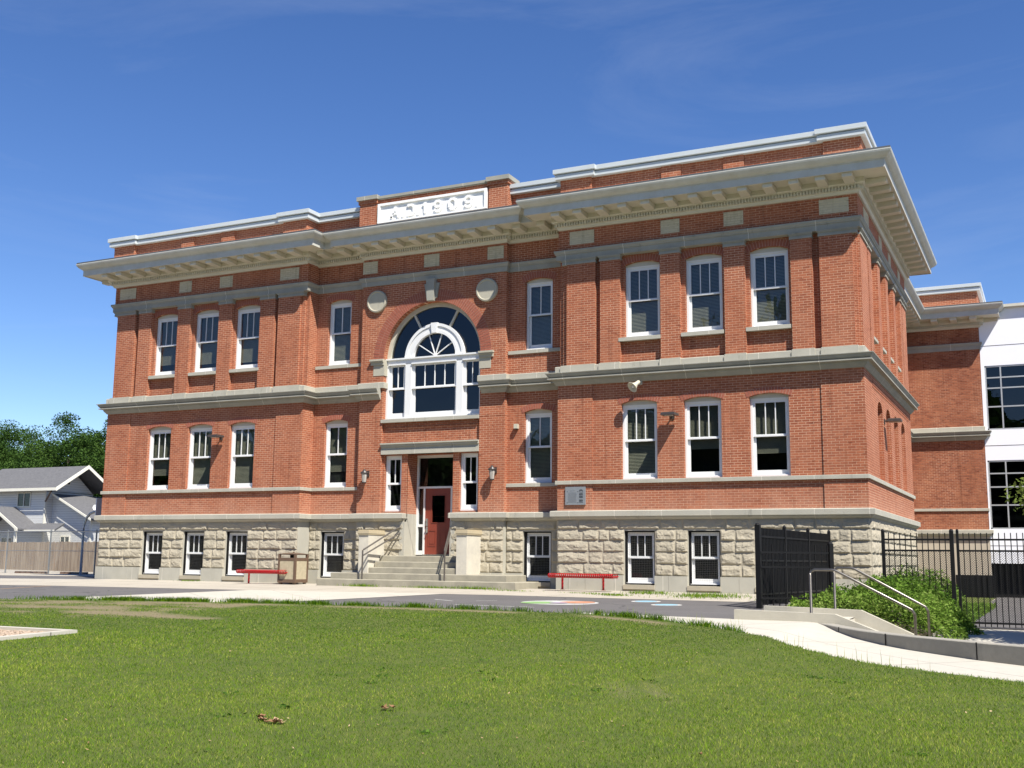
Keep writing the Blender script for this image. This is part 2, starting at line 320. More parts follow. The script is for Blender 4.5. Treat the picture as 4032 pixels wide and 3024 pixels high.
# ------------------------------------------------------------------ mesh helpers
class MB:
    def __init__(s): s.v = []; s.f = []
    def add(s, vs_, fs):
        b = len(s.v); s.v.extend(vs_); s.f.extend(tuple(b+i for i in f) for f in fs)
    def quad(s, a, b, c, d): s.add([a, b, c, d], [(0, 1, 2, 3)])
    def box(s, x0, x1, y0, y1, z0, z1):
        s.add([(x0, y0, z0), (x1, y0, z0), (x1, y1, z0), (x0, y1, z0), (x0, y0, z1), (x1, y0, z1), (x1, y1, z1), (x0, y1, z1)],
              [(0, 3, 2, 1), (4, 5, 6, 7), (0, 1, 5, 4), (1, 2, 6, 5), (2, 3, 7, 6), (3, 0, 4, 7)])
    def mbox(s, Mf, u0, u1, d0, d1, z0, z1):
        P = [Mf(u, d, z) for z in (z0, z1) for (u, d) in ((u0, d0), (u1, d0), (u1, d1), (u0, d1))]
        s.add(P, [(0, 3, 2, 1), (4, 5, 6, 7), (0, 1, 5, 4), (1, 2, 6, 5), (2, 3, 7, 6), (3, 0, 4, 7)])
    def prism(s, Mf, pts, d0, d1):      # polygon (u,z) extruded from d0 to d1
        n = len(pts); P = [Mf(u, d0, z) for u, z in pts] + [Mf(u, d1, z) for u, z in pts]
        s.add(P, [tuple(range(n)), tuple(range(2*n-1, n-1, -1))] + [(i, (i+1) % n, n+(i+1) % n, n+i) for i in range(n)])
    def tube(s, pts, r, n=8, caps=True, r2=None):
        pts = [Vector(p) for p in pts]; rings = []
        for i, p in enumerate(pts):
            d = (pts[min(i+1, len(pts)-1)] - pts[max(i-1, 0)]).normalized()
            a = d.cross(Vector((0, 0, 1)));
            if a.length < .05: a = d.cross(Vector((1, 0, 0)))
            a.normalize(); b = d.cross(a)
            rr = r if r2 is None else r + (r2-r)*i/(len(pts)-1)
            rings.append([tuple(p + (a*math.cos(2*PI_*k/n) + b*math.sin(2*PI_*k/n))*rr) for k in range(n)])
        vs_ = [q for ring in rings for q in ring]; fs = []
        for i in range(len(pts)-1):
            for k in range(n): fs.append((i*n+k, i*n+(k+1) % n, (i+1)*n+(k+1) % n, (i+1)*n+k))
        if caps: fs.append(tuple(range(n))); fs.append(tuple(range(len(vs_)-n, len(vs_))))
        s.add(vs_, fs)
    def lathe(s, prof, c, n=16, axis=(0, 0, 1)):
        q = Vector((0, 0, 1)).rotation_difference(Vector(axis)); c = Vector(c); vs_ = []; fs = []
        for r, h in prof:
            for k in range(n): vs_.append(tuple(c + q @ Vector((r*math.cos(2*PI_*k/n), r*math.sin(2*PI_*k/n), h))))
        for i in range(len(prof)-1):
            for k in range(n): fs.append((i*n+k, i*n+(k+1) % n, (i+1)*n+(k+1) % n, (i+1)*n+k))
        s.add(vs_, fs)
    def build(s, name, mat, parent=None, loc=(0, 0, 0), smooth=False):
        me = bpy.data.meshes.new(name); me.from_pydata([tuple(v) for v in s.v], [], s.f); me.update()
        me.materials.append(mat)
        if smooth: me.polygons.foreach_set('use_smooth', [True]*len(me.polygons))
        ob = bpy.data.objects.new(name, me); COL.objects.link(ob); ob.location = loc
        if parent: ob.parent = parent
        return ob
def tag(ob, label=None, cat=None, group=None, kind=None):
    if label: ob['label'] = label
    if cat: ob['category'] = cat
    if group: ob['group'] = group
    if kind: ob['kind'] = kind
    return ob
def empty(name, loc=(0, 0, 0), rz=0):
    e = bpy.data.objects.new(name, None); COL.objects.link(e); e.location = loc; e.rotation_euler = (0, 0, rz); e.empty_display_size = .2
    return e
def copy_tree(ob, parent=None):
    c = ob.copy(); COL.objects.link(c); c.parent = parent
    for ch in list(ob.children): copy_tree(ch, c)
    return c
def put(master, used, parent, loc, rz=0):
    ob = master if not used[0] else copy_tree(master, parent)
    used[0] = True
    ob.parent = parent; ob.location = loc; ob.rotation_euler = (0, 0, rz); return ob
def front(y0): return lambda u, d, z: (u, y0+d, z)
def frontm(y0): return lambda u, d, z: (-u, y0+d, z)
def side(x0): return lambda u, d, z: (x0-d, u, z)
def sidem(x0): return lambda u, d, z: (-(x0-d), u, z)
def arch_z(u, ua, ub, zb, r):
    a = (ub-ua)/2; uc = (ua+ub)/2; Rad = (a*a+r*r)/(2*r)
    return zb-Rad+math.sqrt(max(Rad*Rad-(u-uc)**2, 0))
def wall_panel(mb, Mf, u0, u1, z0, z1, ops=(), d=0, depth=.3):
    us = sorted({u0, u1, *[o_[0] for o_ in ops], *[o_[1] for o_ in ops]}); us = [u for u in us if u0 <= u <= u1]
    zs = sorted({z0, z1, *[o_[2] for o_ in ops], *[o_[3] for o_ in ops]}); zs = [z for z in zs if z0 <= z <= z1]
    for i in range(len(us)-1):
        for j in range(len(zs)-1):
            uc = (us[i]+us[i+1])/2; zc = (zs[j]+zs[j+1])/2
            if any(o_[0] < uc < o_[1] and o_[2] < zc < o_[3] for o_ in ops): continue
            mb.quad(Mf(us[i], d, zs[j]), Mf(us[i+1], d, zs[j]), Mf(us[i+1], d, zs[j+1]), Mf(us[i], d, zs[j+1]))
    for o_ in ops:
        ua, ub, za, zb = o_[:4]; r = o_[4] if len(o_) > 4 else 0; dp = o_[5] if len(o_) > 5 else depth
        zsprg = zb-r
        mb.quad(Mf(ua, d, za), Mf(ua, d+dp, za), Mf(ua, d+dp, zsprg), Mf(ua, d, zsprg))
        mb.quad(Mf(ub, d, za), Mf(ub, d+dp, za), Mf(ub, d+dp, zsprg), Mf(ub, d, zsprg))
        mb.quad(Mf(ua, d, za), Mf(ub, d, za), Mf(ub, d+dp, za), Mf(ua, d+dp, za))
        if r == 0: mb.quad(Mf(ua, d, zb), Mf(ub, d, zb), Mf(ub, d+dp, zb), Mf(ua, d+dp, zb))
        else:
            n = 10 if r < .3 else 48
            P = []
            for k in range(n+1):
                th = k/n
                u = ua+(ub-ua)*(.5-.5*math.cos(PI_*th)); P.append((u, max(arch_z(u, ua, ub, zb, r), zsprg)))
            for a, b in zip(P[:-1], P[1:]):
                mb.quad(Mf(a[0], d, a[1]), Mf(b[0], d, b[1]), Mf(b[0], d, zb), Mf(a[0], d, zb))
                mb.quad(Mf(a[0], d, a[1]), Mf(b[0], d, b[1]), Mf(b[0], d+dp, b[1]), Mf(a[0], d+dp, a[1]))
def sweep(mb, poly, prof, endcaps=True):
    n = len(poly); seg = []
    for i in range(n-1):
        dx = poly[i+1][0]-poly[i][0]; dy = poly[i+1][1]-poly[i][1]; L = math.hypot(dx, dy); seg.append((dy/L, -dx/L))
    rows = []
    for i in range(n):
        if i == 0: nx, ny = seg[0]
        elif i == n-1: nx, ny = seg[-1]
        else:
            a, b = seg[i-1], seg[i]
            if abs(a[0]*b[0]+a[1]*b[1]) > .99: nx, ny = a
            else: nx, ny = a[0]+b[0], a[1]+b[1]
        rows.append([(poly[i][0]+nx*p, poly[i][1]+ny*p, z) for p, z in prof])
    m = len(prof); vs_ = [q for r_ in rows for q in r_]
    fs = [(i*m+k, (i+1)*m+k, (i+1)*m+k+1, i*m+k+1) for i in range(n-1) for k in range(m-1)]
    if endcaps: fs.append(tuple(range(m))); fs.append(tuple((n-1)*m+k for k in range(m-1, -1, -1)))
    mb.add(vs_, fs)

# ------------------------------------------------------------------ key dimensions of the school
XR = 13.741; PIN = 4.748; CM = 2.732; YC = .646; YM = .452; XB = 12.55; DS = 10.6; YR = 20.3; XRW = 15.65; YB = 26.
ZWT = 2.205
LOWC = [7.337, 9.245, 11.153]       # lower window centres
UPC = [7.42, 9.31, 11.22]           # upper window centres
PIL = [(5.03, 5.967), (6.129, 6.765), (8.035, 8.63), (9.96, 10.56), (11.865, 12.46), (12.66, 13.557)]

school = empty('school_building', (0, 0, 0))
tag(school, 'large two-storey red brick school with cream bracketed cornice and rough stone basement', 'school building')

# ---------- brick walls
wb = MB()
for Mf in (front(0), frontm(0)):
    # lower storey of a pavilion
    wall_panel(wb, Mf, 5.86, 12.62, 2.1, 6.2, [(c-.552, c+.552, 3.11, 5.445, .09) for c in LOWC], d=.035)
    wb.mbox(Mf, PIN+.003, 5.879, 0, .5, 2.1, 6.2)
    wb.mbox(Mf, 12.6, XR-.003, 0, .5, 2.1, 6.2)
    # upper storey
    wall_panel(wb, Mf, 5.0, 13.4, 6.2, 10.3, [(c-.552, c+.552, 7.345, 9.69, .10) for c in UPC], d=.15)
    for a, b in PIL: wb.mbox(Mf, a, b, 0, .16, 6.3, 9.95)
    for u0, u1, d0 in ((4.89, 5.2, .09), (PIN+.003, 5.2, .18), (13.4, 13.65, .09), (13.4, XR-.003, .18)): wb.mbox(Mf, u0, u1, d0, .6, 6.3, 9.95)
    wb.mbox(Mf, PIN+.003, XR-.003, 0, .3, 10.0, 10.95)
    # connector bay
    c = 3.80
    wall_panel(wb, lambda u, d, z, Mf=Mf: Mf(u, YC+d, z), CM-.1, PIN+.1, 2.1, 10.95, [(c-.475, c+.475, 3.11, 5.43, .09), (c-.475, c+.475, 7.32, 9.65, .10)])
    # centre piers beside the entrance
    wb.mbox(lambda u, d, z, Mf=Mf: Mf(u, YM+d, z), 1.83, CM, 0, .6, 2.1, 5.26)
# pavilion inner returns are given by the mboxes; returns above
Mc = front(YM)
wall_panel(wb, Mc, -CM, CM, 5.25, 10.95, [(-1.83, 1.83, 5.25, 9.19, 1.83, .4)])
for s in (-1, 1):
    wb.quad((s*CM, YM, 5.25), (s*CM, YC+.02, 5.25), (s*CM, YC+.02, 10.95), (s*CM, YM, 10.95))
    wb.quad((s*PIN, 0, 2.1), (s*PIN, YC, 2.1), (s*PIN, YC, 6.2), (s*PIN, 0, 6.2))
    wb.quad((s*PIN, .18, 6.2), (s*PIN, YC, 6.2), (s*PIN, YC, 10.95), (s*PIN, .18, 10.95))
# recessed centre bay over and beside the door
wall_panel(wb, Mc, -1.84, 1.84, 2.1, 5.3, [(-1.75, -1.08, 2.28, 4.13), (1.08, 1.75, 2.28, 4.13), (-.85, .85, 2.1, 4.15, 0, .02)], d=.1)
for z in (5.02, 5.10): wb.mbox(Mc, -1.82, 1.76, .075, .12, z-.012, z+.03)
for s in (-1, 1):
    for y0, y1 in ((YM+.1, 1.3),): wb.quad((s*.85, y0, 2.1), (s*.85, y1, 2.1), (s*.85, y1, 4.2), (s*.85, y0, 4.2))
wb.quad((-.85, YM+.1, 4.15), (.85, YM+.1, 4.15), (.85, 1.3, 4.15), (-.85, 1.3, 4.15))
# side walls with blind niches
NC = [2.88, 4.67, 6.47, 8.31]
for Mf in (side(XR), sidem(XR)):
    wall_panel(wb, Mf, .0, DS, 2.1, 6.2, [(c-.5, c+.5, 3.11, 5.43, .25, .28) for c in NC])
    for c in NC: wb.quad(Mf(c-.52, .28, 3), Mf(c+.52, .28, 3), Mf(c+.52, .28, 5.5), Mf(c-.52, .28, 5.5))
    for z in (5.66, 5.75, 5.84): wb.mbox(Mf, 1.5, 10., -.012, .02, z, z+.045)
    wb.quad(Mf(.1, .15, 6.2), Mf(DS, .15, 6.2), Mf(DS, .15, 10), Mf(.1, .15, 10))
    wb.mbox(Mf, .183, 1.5, 0, .16, 6.3, 9.95)
    for a, b in ((1.66, 2.2), (3.5, 4.05), (5.3, 5.85), (7.1, 7.65), (8.95, 9.4), (9.55, 10.6)): wb.mbox(Mf, a, b, 0, .16, 6.3, 9.95)
    wb.mbox(Mf, .003, DS-.003, 0, .3, 10.0, 10.95)
    wb.quad(Mf(DS, 0, 2.1), Mf(DS, 2, 2.1), Mf(DS, 2, 10.95), Mf(DS, 0, 10.95))
brick = wb.build('brick_wall', M['brick'], school)
tag(brick, 'red brick wall with pilasters and shallow piers')

# rear wings and body behind
rb = MB()
for s in (1, -1):
    rb.quad((s*XB, DS, 2.1), (s*XB, YR, 2.1), (s*XB, YR, 11.2), (s*XB, DS, 11.2))
    rb.quad((s*XB, YR, 2.1), (s*XRW, YR, 2.1), (s*XRW, YR, 11.2), (s*XB, YR, 11.2))
    rb.quad((s*XRW, YR, 2.1), (s*XRW, YB, 2.1), (s*XRW, YB, 11.2), (s*XRW, YR, 11.2))
rb.quad((-XRW, YB, -.5), (XRW, YB, -.5), (XRW, YB, 12.5), (-XRW, YB, 12.5))
tag(rb.build('rear_wall', M['brick_rear'], school), 'rougher orange brick of the rear wing')

# frieze blocks
for s in (1, -1):
    for a, b in ((5.13, 5.94), (8.07, 8.65), (9.98, 10.555), (12.70, 13.505)):
        q = MB(); q.box(min(s*a, s*b), max(s*a, s*b), -.012, .02, 10.385, 10.80); q.build('frieze_block', M['brick_cream'], school)
    q = MB(); q.box(XR-.02, XR+.012, 1, 2, 10.385, 10.80) if s > 0 else q.box(-XR-.012, -XR+.02, 1, 2, 10.385, 10.80); q.build('frieze_block', M['brick_cream'], school)
    for y in (4.1, 6.2, 8.6):
        q = MB(); q.box(min(s*(XR-.02), s*(XR+.012)), max(s*(XR-.02), s*(XR+.012)), y, y+.6, 10.385, 10.80); q.build('frieze_block', M['brick_cream'], school)
for a in (-2.47, -.05, 2.335):
    q = MB(); q.box(a-.292, a+.292, YM-.012, YM+.02, 10.38, 10.80); q.build('frieze_block', M['brick_cream'], school)

# ---------- brick arches over windows (radial bricks)
random.seed(3)
def brick_arch(Mf, uc, hw, zb, r, ring, d):
    mb = MB(); a = hw; Rad = (a*a+r*r)/(2*r); zc = zb-Rad
    th = math.asin(min(a/Rad, 1)); ext = .07/Rad if r < .5 else 0
    th += ext
    n = max(int(round(2*th*(Rad+ring/2)/.085)), 5)
    for row in ((0, 1),) if ring < .3 else ((0, .5), (.5, 1)):
        r0, r1 = Rad+ring*row[0]+.004, Rad+ring*row[1]-.006
        off = .5 if row[0] else 0
        for k in range(n):
            t0 = -th+2*th*(k+.1)/n; t1 = -th+2*th*(k+.9)/n
            pr = d-.006-random.random()*.004
            pts = [(uc+math.sin(t)*rr, zc+math.cos(t)*rr) for t, rr in ((t0, r0), (t1, r0), (t1, r1), (t0, r1))]
            mb.prism(Mf, pts, pr, d+.05)
    return mb
def arch_obj(Mf, uc, hw, zb, r, ring, d, backmat=True):
    ob = brick_arch(Mf, uc, hw, zb, r, ring, d).build('brick_arch', M['arch_brick'], school)
    return ob
M['arch_brick'] = plain('arch_brick', (.34, .105, .06), .85, .25, 11, col2=(.25, .07, .04))
M['mortar'] = plain('light_pink_mortar', (.44, .24, .17), .9, .08, 4)
def arch_back(Mf, uc, hw, zb, r, ring, d):
    mb = MB(); a = hw; Rad = (a*a+r*r)/(2*r); zc = zb-Rad; th = math.asin(min(a/Rad, 1)) + (.07/Rad if r < .5 else 0); n = 24 if r < .5 else 48
    for k in range(n):
        t0 = -th+2*th*k/n; t1 = -th+2*th*(k+1)/n
        pts = [(uc+math.sin(t)*rr, zc+math.cos(t)*rr) for t, rr in ((t0, Rad+.001), (t1, Rad+.001), (t1, Rad+ring), (t0, Rad+ring))]
        mb.quad(*[Mf(u, d-.0025, z) for u, z in pts])
    return mb
def arch(Mf, uc, hw, zb, r, ring, d):
    ob = arch_obj(Mf, uc, hw, zb, r, ring, d)
    arch_back(Mf, uc, hw, zb, r, ring, d).build('mortar_bed', M['mortar'], ob)
for Mf in (front(0), frontm(0)):
    for c in LOWC: arch(Mf, c, .552, 5.445, .09, .17, .035)
    for c in UPC: arch(Mf, c, .552, 9.69, .10, .21, .15)
    Mk = lambda u, d, z, Mf=Mf: Mf(u, YC+d, z)
    arch(Mk, 3.80, .475, 5.43, .09, .19, 0); arch(Mk, 3.80, .475, 9.65, .10, .22, 0)
arch(Mc, 0, 1.83, 9.19, 1.829, .4, 0)

# ---------- stone courses
WALL = [(-XRW, YB), (-XRW, YR), (-XB, YR), (-XB, DS), (-XR, DS), (-XR, 0), (-PIN, 0), (-PIN, YC), (-CM, YC), (-CM, YM)]
WALLR = [(-x, y) for x, y in reversed(WALL)]
def course(name, mat, prof, endl, endr, label=None):
    mb = MB(); sweep(mb, WALL+endl, prof); sweep(mb, endr+WALLR, prof)
    ob = mb.build(name, mat, school)
    if label: ob['label'] = label
    return ob
course('water_table', M['tooled'], [(-.05, 2.225), (.15, 2.205), (.17, 2.19), (.17, 2.045), (.125, 2.04), (.12, 2.01), (.07, 1.965), (.03, 1.95), (-.05, 1.95)],
       [(-1.02, YM), (-1.02, YM+.4)], [(1.02, YM+.4), (1.02, YM)], 'projecting smooth stone band above the rough basement')
mb = MB(); sp_ = [(-.05, 3.115), (.05, 3.11), (.055, 3.10), (.055, 3.0), (-.05, 2.998)]
sweep(mb, WALL[:-1], sp_); sweep(mb, WALLR[1:], sp_)
tag(mb.build('sill_course', M['tooled'], school), 'thin stone sill band under the first-floor windows')
mc = [(-.05, 6.60), (.05, 6.58), (.065, 6.565), (.065, 6.39), (.28, 6.37), (.305, 6.365), (.305, 6.345), (.275, 6.325), (.25, 6.27), (.205, 6.225), (.19, 6.215), (.25, 6.205), (.25, 6.17), (.13, 6.16), (.11, 6.10), (.05, 6.03), (.03, 6.0), (-.05, 5.99)]
course('mid_cornice', M['grey_stone'], mc[3:], [(-1.9, YM)], [(1.9, YM)], 'moulded stone cornice between the storeys')
course('plinth_course', M['tooled'], [(-.05, 6.60), (.05, 6.58), (.065, 6.565), (.065, 6.385), (-.05, 6.385)], [(-1.83, YM), (-1.83, YM+.35)], [(1.83, YM+.35), (1.83, YM)])
for Mf in (front(0), frontm(0)):
    for a, b in [(4.88, 5.967)]+PIL[1:5]+[(12.66, 13.62)]:
        q = MB(); q.mbox(Mf, a-.02, b+.02, -.095, .05, 6.372, 6.55); q.mbox(Mf, a-.012, b+.012, -.075, .05, 6.55, 6.605); q.build('pilaster_base', M['tooled'], school)
# architrave band
arc = [(-.05, 10.235), (.10, 10.22), (.115, 10.205), (.105, 10.15), (.08, 10.12), (.075, 10.09), (.05, 10.085), (.045, 9.92), (-.2, 9.9)]
mb = MB(); sweep(mb, WALL+[(CM, YM)]+WALLR[1:], arc)
tag(mb.build('architrave', M['grey_stone'], school), 'grey moulded stone band under the brick frieze')
for Mf in (front(0), frontm(0)):
    for a, b in [(4.9, 5.967)]+PIL[1:5]+[(12.66, 13.68)]:
        q = MB()
        for z0, z1, e in ((9.76, 9.81, .035), (9.81, 9.865, .025), (9.865, 9.9, .055), (9.9, 9.935, .075)): q.mbox(Mf, a-e*.6, b+e*.6, -e, .17, z0, z1)
        q.build('capital', M['grey_stone'], school)
for Mf in (side(XR), sidem(XR)):
    for a, b in ((.2, 1.5), (1.66, 2.2), (3.5, 4.05), (5.3, 5.85), (7.1, 7.65), (8.95, 9.4), (9.55, 10.6)):
        q = MB()
        for z0, z1, e in ((9.76, 9.81, .035), (9.81, 9.865, .025), (9.865, 9.9, .055), (9.9, 9.935, .075)): q.mbox(Mf, a-e*.6, b+e*.6, -e, .17, z0, z1)
        q.build('capital', M['grey_stone'], school)
# upper window sills
for Mf in (front(0), frontm(0)):
    for c in UPC: q = MB(); q.mbox(Mf, c-.655 if c > 8 else 6.72, c+.61, -.01, .3, 7.235, 7.345); q.build('window_sill', M['tooled'], school)
    q = MB(); q.mbox(Mf, CM+.02, PIN-.02, YC-.05, YC+.3, 7.215, 7.325); q.build('window_sill', M['tooled'], school)
for Mf in (side(XR), sidem(XR)):
    for c in NC: q = MB(); q.mbox(Mf, c-.42, c+.42, .02, .3, 7.22, 7.31); q.build('window_sill', M['tooled'], school)
q = MB(); q.mbox(Mc, -1.86, 1.82, -.04, .4, 5.205, 5.315); q.build('window_sill', M['tooled'], school)
# entrance lintel
q = MB(); q.mbox(Mc, -1.83, 1.83, -.02, .3, 4.15, 4.31); q.mbox(Mc, -1.83, 1.83, .0, .3, 4.31, 4.40); q.mbox(Mc, -1.83, 1.83, -.05, .3, 4.40, 4.47); q.mbox(Mc, -1.83, 1.83, -.1, .3, 4.47, 4.515)
q.build('entrance_lintel', M['tooled'], school)
# keystone and imposts
q = MB(); q.prism(Mc, [(-.12, 9.19), (.12, 9.19), (.165, 9.93), (-.165, 9.93)], -.16, .05)
for s in (-1, 1): q.prism(Mc, [(s*.12, 9.25), (s*.2, 9.30), (s*.285, 9.79), (s*.16, 9.79)], -.06, .05)
q.build('keystone', M['grey_stone'], school)
for s in (-1, 1):
    q = MB()
    for u1, z0, z1, e in ((2.33, 7.30, 7.36, .12), (2.31, 7.26, 7.30, .09), (2.31, 7.17, 7.26, .05), (2.22, 6.81, 7.17, .012)):
        q.box(min(s*1.80, s*u1), max(s*1.80, s*u1), YM-e, YM+.35, z0, z1)
    q.build('impost', M['round_stone'], school)
# roundels
for x in (-2.135, 2.055):
    q = MB(); q.lathe([(.385, .05), (.375, .09), (.33, .10), (.315, .075), (.30, .07), (0, .07)], (x, YM, 9.365), 40, (0, -1, 0)); q.lathe([(.385, 0), (.385, .05)], (x, YM, 9.365), 40, (0, -1, 0))
    q.build('roundel', M['round_stone'], school, smooth=False)

# ---------- roof cornice
CW = [(-XRW, YB), (-XRW, YR), (-XB, YR), (-XB, DS), (-XR, DS), (-XR, 0), (-4.82, 0), (-4.82, YC), (-2.70, YC), (-2.70, YM)]
CWR = [(-x, y) for x, y in reversed(CW)]
CPOLY = CW+CWR
mb = MB()
sweep(mb, CPOLY, [(.86, 11.235), (.83, 11.235), (.83, 11.26), (.23, 11.255), (.23, 11.12), (.205, 11.10), (.20, 11.08), (.12, 11.075), (.12, 10.96), (.09, 10.95), (.07, 10.90), (.045, 10.875), (-.05, 10.87)], False)
segs = []
for (x0, y0), (x1, y1) in zip(CPOLY[:-1], CPOLY[1:]):
    segs.append((x0, y0, x1, y1))
# dentils
def seg_items(p0, pitch, width, z0, z1, pa, pb, pd):
    out = []
    for i, (x0, y0, x1, y1) in enumerate(segs):
        L = math.hypot(x1-x0, y1-y0); dx, dy = (x1-x0)/L, (y1-y0)/L; nx, ny = dy, -dx
        def turn(j):     # convex +1, concave -1
            if not 0 <= j < len(segs)-1: return 0
            a = segs[j]; b = segs[j+1]
            return 1 if ((a[2]-a[0])*(b[3]-b[1])-(a[3]-a[1])*(b[2]-b[0])) > 0 else -1
        s0 = -turn(i-1)*p0; s1 = L+turn(i)*p0
        n = int((s1-s0)//pitch)
        if n < 1: continue
        st = (s1-s0)/n
        for k in range(n):
            c = s0+st*(k+.5); out.append((x0+dx*c, y0+dy*c, dx, dy, nx, ny))
    return out
for (x, y, dx, dy, nx, ny) in seg_items(.11, .0865, .05, 0, 0, 0, 0, 0):
    if y > YR+1 : continue
    h = .026
    P = [(x+dx*a+nx*p, y+dy*a+ny*p, z) for z in (10.968, 11.075) for a, p in ((-h, .11), (h, .11), (h, .18), (-h, .18))]
    mb.add(P, [(0, 1, 2, 3), (0, 3, 7, 4), (1, 2, 6, 5), (2, 3, 7, 6)])
corn = mb.build('cornice', M['cornice'], school)
tag(corn, 'deep cream eaves cornice with dentils')
mb = MB()
sweep(mb, CPOLY, [(-.2, 11.73), (1.0, 11.685), (1.055, 11.68), (1.055, 11.655), (1.04, 11.61), (.985, 11.54), (.92, 11.49), (.885, 11.475), (.885, 11.455), (.86, 11.45), (.86, 11.235)], False)
mb.build('crown_moulding', M['fascia'], corn)
mb = MB(); sweep(mb, CPOLY, [(.9, 11.765), (1.04, 11.735), (1.045, 11.683), (.9, 11.683)], False); mb.build('roof_flashing', M['flashing'], corn)
mb = MB()
h = .135
mb.add([(a, p, z) for a in (-h, h) for p, z in ((0, 11.25), (0, 11.10), (-.1, 11.095), (-.52, 11.115), (-.565, 11.13), (-.565, 11.25))],
       [(0, 1, 2, 3, 4, 5), (11, 10, 9, 8, 7, 6)]+[(k, 6+k, 6+(k+1) % 6, (k+1) % 6) for k in range(6)])
mod0 = mb.build('modillion', M['cornice'], corn); mu = [False]; cnt = 0
for (x, y, dx, dy, nx, ny) in seg_items(.22, .71, .3, 0, 0, 0, 0, 0):
    if y > YR+.5 or x < -XR-.3 and y > 3: continue
    if x < 0 and y > 1.2: continue
    put(mod0, mu, corn, (x+nx*.215, y+ny*.215, 0), math.atan2(ny, nx)+PI_/2); cnt += 1
# flat roof
mb = MB()
mb.add([(x, y, 11.72) for x, y in [(-XR, 0), (XR, 0), (XR, DS), (XB, DS), (XB, YR), (XRW, YR), (XRW, YB), (-XRW, YB), (-XRW, YR), (-XB, YR), (-XB, DS), (-XR, DS)]], [tuple(range(12))])
mb.build('roof', M['asphalt'], school)

# ---------- parapet and coping
PL = [(-XRW-.02, YB), (-XRW-.02, YR-.02), (-XB, YR-.02), (-XB, DS+.05), (-13.9, DS+.05), (-13.9, -.06), (-12.87, -.06), (-12.87, .05), (-5.86, .05), (-5.86, -.06), (-4.84, -.06), (-4.84, .58), (-2.84, .58)]
PRR = [(-x, y) for x, y in reversed(PL)]
mb = MB()
for P in (PL, PRR):
    sweep(mb, P, [(0, 12.55), (0, 11.6)], False); sweep(mb, P, [(-.3, 12.55), (-.3, 11.6)], False)
for s in (1, -1):
    for a, b in ((8.1, 8.7), (10.0, 10.6)): mb.box(min(s*a, s*b), max(s*a, s*b), .0, .06, 11.6, 12.5)
    mb.box(min(s*2.16, s*2.84), max(s*2.16, s*2.84), .24, .9, 11.6, 12.86)
    mb.box(min(s*2.12, s*2.88), max(s*2.12, s*2.88), .20, .9, 12.80, 12.93)
mb.box(-2.17, 2.17, .32, .85, 11.6, 12.9); mb.box(-2.17, 2.17, .29, .85, 12.82, 12.9)
tag(mb.build('parapet', M['brick'], school), 'low brick parapet above the cornice')
mb = MB()
for P in (PL, PRR):
    sweep(mb, P, [(-.34, 12.83), (.17, 12.81), (.19, 12.80), (.19, 12.67), (.175, 12.66), (.09, 12.655), (.09, 12.63), (.14, 12.625), (.14, 12.49), (.12, 12.485), (-.02, 12.485)], True)
tag(mb.build('coping', M['coping'], school), 'pale two-tier metal coping on the parapet')
mb = MB(); mb.box(-2.17, 2.17, .22, .9, 12.93, 13.02); mb.box(-2.17, 2.17, .25, .9, 12.9, 12.93)
for s in (-1, 1): mb.box(min(s*2.09, s*2.93), max(s*2.09, s*2.93), .14, .95, 12.93, 13.07)
mb.build('stone_coping', M['grey_stone'], school)

